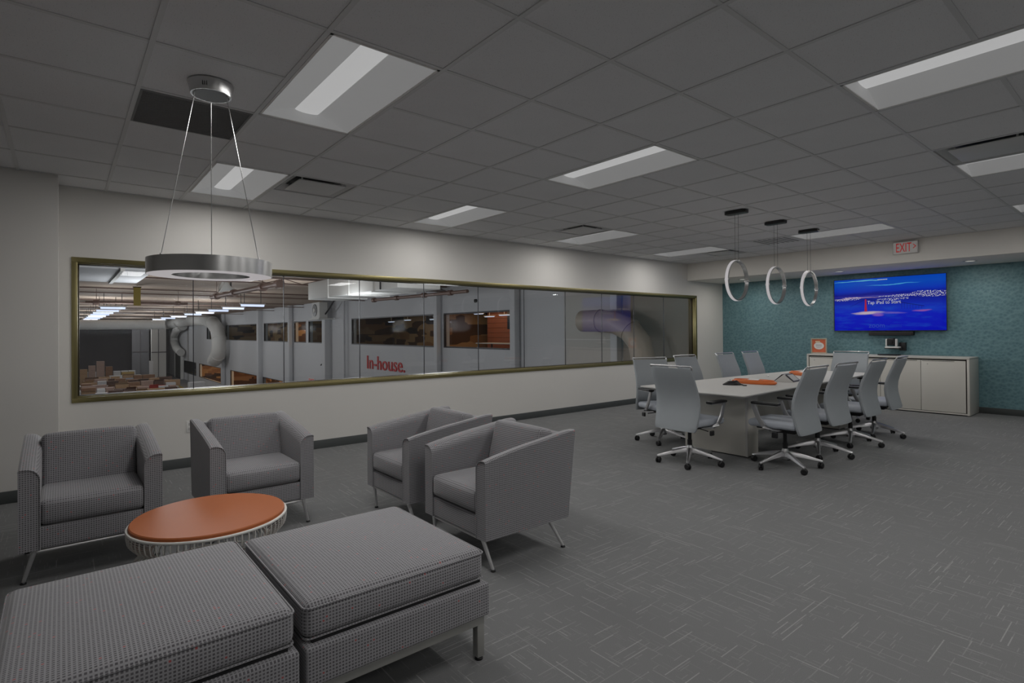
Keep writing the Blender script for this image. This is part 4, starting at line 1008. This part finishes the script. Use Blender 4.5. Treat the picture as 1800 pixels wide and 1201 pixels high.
for nm, y0, y1, z0, z1, x, m_, lb in (('dark_shutter', 70.0, 74, -3.8, -1.0, 10.2, M_darkmetal, 'dark grey door at the far end of the hall wall'),):
    t = thing('rolling_door', lb, 'door', (x+.4, y0+3, ZHF)); obj('panel', G().box(0, 0, 0, .2, y1-y0, z1-ZHF), m_, t, smooth=False); obj('frame', G().box(-.05, -.3, 0, .25, 0, z1-ZHF+.2).box(-.05, y1-y0, 0, .25, y1-y0+.3, z1-ZHF+.2), H_white, t, smooth=False)
for (xa, xb), m_, lb in (((232, 262), H_wall, 'grey tall partition at the far end of the hall'), ((266, 292), H_white, 'white tall partition beside the duct box at the far end')):
    a, b = aty(xa, 600, 74 if m_ is H_wall else 70), aty(xb, 600, 74 if m_ is H_wall else 70); t = thing('tall_partition', lb, 'partition', (a.x, a.y, ZHF))
    obj('panel', G().box(0, 0, 0, b.x-a.x, .3, 6.2), m_ if m_ is H_white else plain('grey_partition', (.16,.16,.17), .7), t, smooth=False)
    obj('rib', G().box((b.x-a.x)*.45, -.06, 0, (b.x-a.x)*.5, 0, 6.2), H_dark, t, smooth=False)
    obj('rail', G().box(0, -.08, 3.2, b.x-a.x, 0, 3.3), H_dark, t, smooth=False)
# floor stripes
for (xa, ya), (xb, yb_), lb in (((305, 673), (345, 697), 'yellow painted floor line along the hall aisle'), ((293, 671), (330, 699), 'second yellow floor line beside the packing tables')):
    a, b = atz(xa, ya, ZHF), atz(xb, yb_, ZHF); d = (b-a).normalized(); n = Vector((d.y, -d.x, 0))*.12
    t = obj('floor_line', G().loft([[a+n, b+n, b-n, a-n], [v+Vector((0,0,.01)) for v in (a+n, b+n, b-n, a-n)]]), H_yellow, None, smooth=False); tag(t, lb, 'floor marking')
# packing tables with cartons
C_brown = [plain('carton_%s' % n_, c, .8, var=.15, vscale=6) for n_, c in (('brown', (.22, .12, .07)), ('tan', (.36, .23, .13)), ('dark', (.10, .055, .04)), ('pink', (.34, .24, .20)))]
C_white = [plain('tub_white', (.55, .55, .56), .6, var=.08), plain('tub_grey', (.28, .31, .36), .6, var=.1)]
C_blue = plain('tub_blue', (.06, .06, .25), .6); C_ylw = plain('carton_yellow', (.42, .30, .10), .8, var=.1); C_red = plain('cloth_red', (.35, .04, .03), .8)
proto = {}
def carton(x, y, z, w, d, h, mat, label, group=None, rz=0, lid=True, cat='carton'):
    t = thing('carton', label, cat, (x, y, z), rz, group)
    obj('body', G().box(-w/2, -d/2, 0, w/2, d/2, h), mat, t, smooth=False)
    if lid: obj('flap', G().loft([[(-w/2, -d/2, h), (w/2, -d/2, h), (w/2, -d/2-.12, h+.10), (-w/2, -d/2-.12, h+.10)], [(-w/2, -d/2, h+.02), (w/2, -d/2, h+.02), (w/2, -d/2-.12, h+.12), (-w/2, -d/2-.12, h+.12)]]), mat, t, smooth=False)
    return t
def ptable(xa, xb, ypx, dep, lab):
    a = atz(xa, ypx, ZHF+.9); b = aty(xb, ypx, a.y); w = b.x-a.x
    t = thing('packing_table', lab, 'table', (a.x, a.y, ZHF)); obj('tabletop', G().box(0, -dep/2, .85, w, dep/2, .9), M_white, t, smooth=False)
    for fx_ in (.05, .5, .95):
        for s in (-1, 1): obj('leg', G().box(w*fx_-.04, s*dep*.42-.04, 0, w*fx_+.04, s*dep*.42+.04, .85), M_darkmetal, t, smooth=False)
    obj('shelf', G().box(.1, -dep*.4, .3, w-.1, dep*.4, .34), H_pink, t, smooth=False)
    return a.x, a.y, w
random.seed(12); rows = [(138, 322, 697, 'front packing table'), (138, 312, 688, 'second packing table'), (140, 306, 679, 'third packing table'), (146, 272, 671, 'fourth packing table'), (140, 248, 664, 'rear packing table')]
CN = {}
for mm, nn in list(zip(C_brown, ('brown', 'tan', 'dark brown', 'pinkish')))+list(zip(C_white, ('white', 'grey')))+[(C_red, 'red')]: CN[mm.name] = nn
for r_, (xa, xb, yp, nm_) in enumerate(rows):
    x, y, w = ptable(xa, xb, yp, 1.5, nm_+' in the hall, covered with cartons and tubs')
    for sub in ((0,) if r_ == 4 else (-.42, .38)):
        u = x+.15; xe = x+w-.5; n_ = 0
        while u < xe:
            n_ += 1; cw = random.uniform(.4, 1.15) if r_ < 4 else .58; chh = random.uniform(.10, .42)+(.12 if sub > 0 else 0) if r_ < 4 else .5
            if r_ == 4: m_ = random.choice(C_white+[C_white[0]])
            elif r_ == 3: m_ = random.choice(C_white+C_brown[:2])
            else: m_ = random.choice(C_brown+C_brown[:3]+C_white[:1]+([C_red] if u > x+w*.6 else []))
            fl = r_ < 4 and random.random() < .3
            carton(u+cw/2, y+sub, ZHF+.9, cw, .55 if r_ < 4 else .7, chh, m_, '%s %s, %s from the left, %s row, %s' % (CN[m_.name], 'open carton' if fl else ('tub' if r_ == 4 else 'carton'), ('first',)[0] if n_ == 1 else ORD[min(n_, 20)-1], 'back' if sub > 0 else 'front', nm_), 'cartons on the '+nm_, 0, fl)
            u += cw+random.uniform(.02, .12)
for (a_, b_, n_, h_, m_, lb) in ((140, 154, 4, .48, C_brown[1], 'tan carton in the leftmost far stack'), (155, 168, 5, .45, C_brown[3], 'pale carton in the second far stack from the left'), (169, 184, 6, .44, C_brown[3], 'pinkish carton in the third far stack, the tallest'), (185, 198, 5, .42, C_brown[0], 'brown carton in the fourth far stack'), (199, 208, 1, 1.1, C_blue, 'dark blue bin beside the far carton stacks'), (213, 236, 2, .75, C_ylw, 'yellowish crate at the far end of the hall'), (262, 269, 7, .36, C_white[0], 'white tub in the slim far stack')):
    a = aty(a_, 650, 66.0); b = aty(b_, 650, 66.0); w = b.x-a.x
    for q in range(n_): carton((a.x+b.x)/2, 66.0, ZHF+q*h_, w*.95, w*.7, h_*.985, m_, lb+(', %s from the floor' % ('lowest', 'second', 'third', 'fourth', 'fifth', 'sixth', 'seventh')[q] if n_ > 1 else ''), lb.split(' in the')[0]+'s' if n_ > 1 else None, 0, False)
p = atz(297, 690, ZHF+.9); p.x += 1.6; carton(p.x, p.y-1.2, ZHF+.9, 1.0, .9, .75, C_white[0], 'white carton with a dark mark at the right end of the packing tables', None, 0, False)
t = thing('bin_trolley', 'low dark trolley under the white carton at the aisle', 'trolley', (p.x, p.y-1.2, ZHF)); obj('deck', G().box(-.7, -.6, .84, .7, .6, .898), M_darkmetal, t, smooth=False)
for sx in (-1, 1):
    for sy in (-1, 1): obj('leg', G().box(sx*.6-.04, sy*.5-.04, 0, sx*.6+.04, sy*.5+.04, .84), M_darkmetal, t, smooth=False)
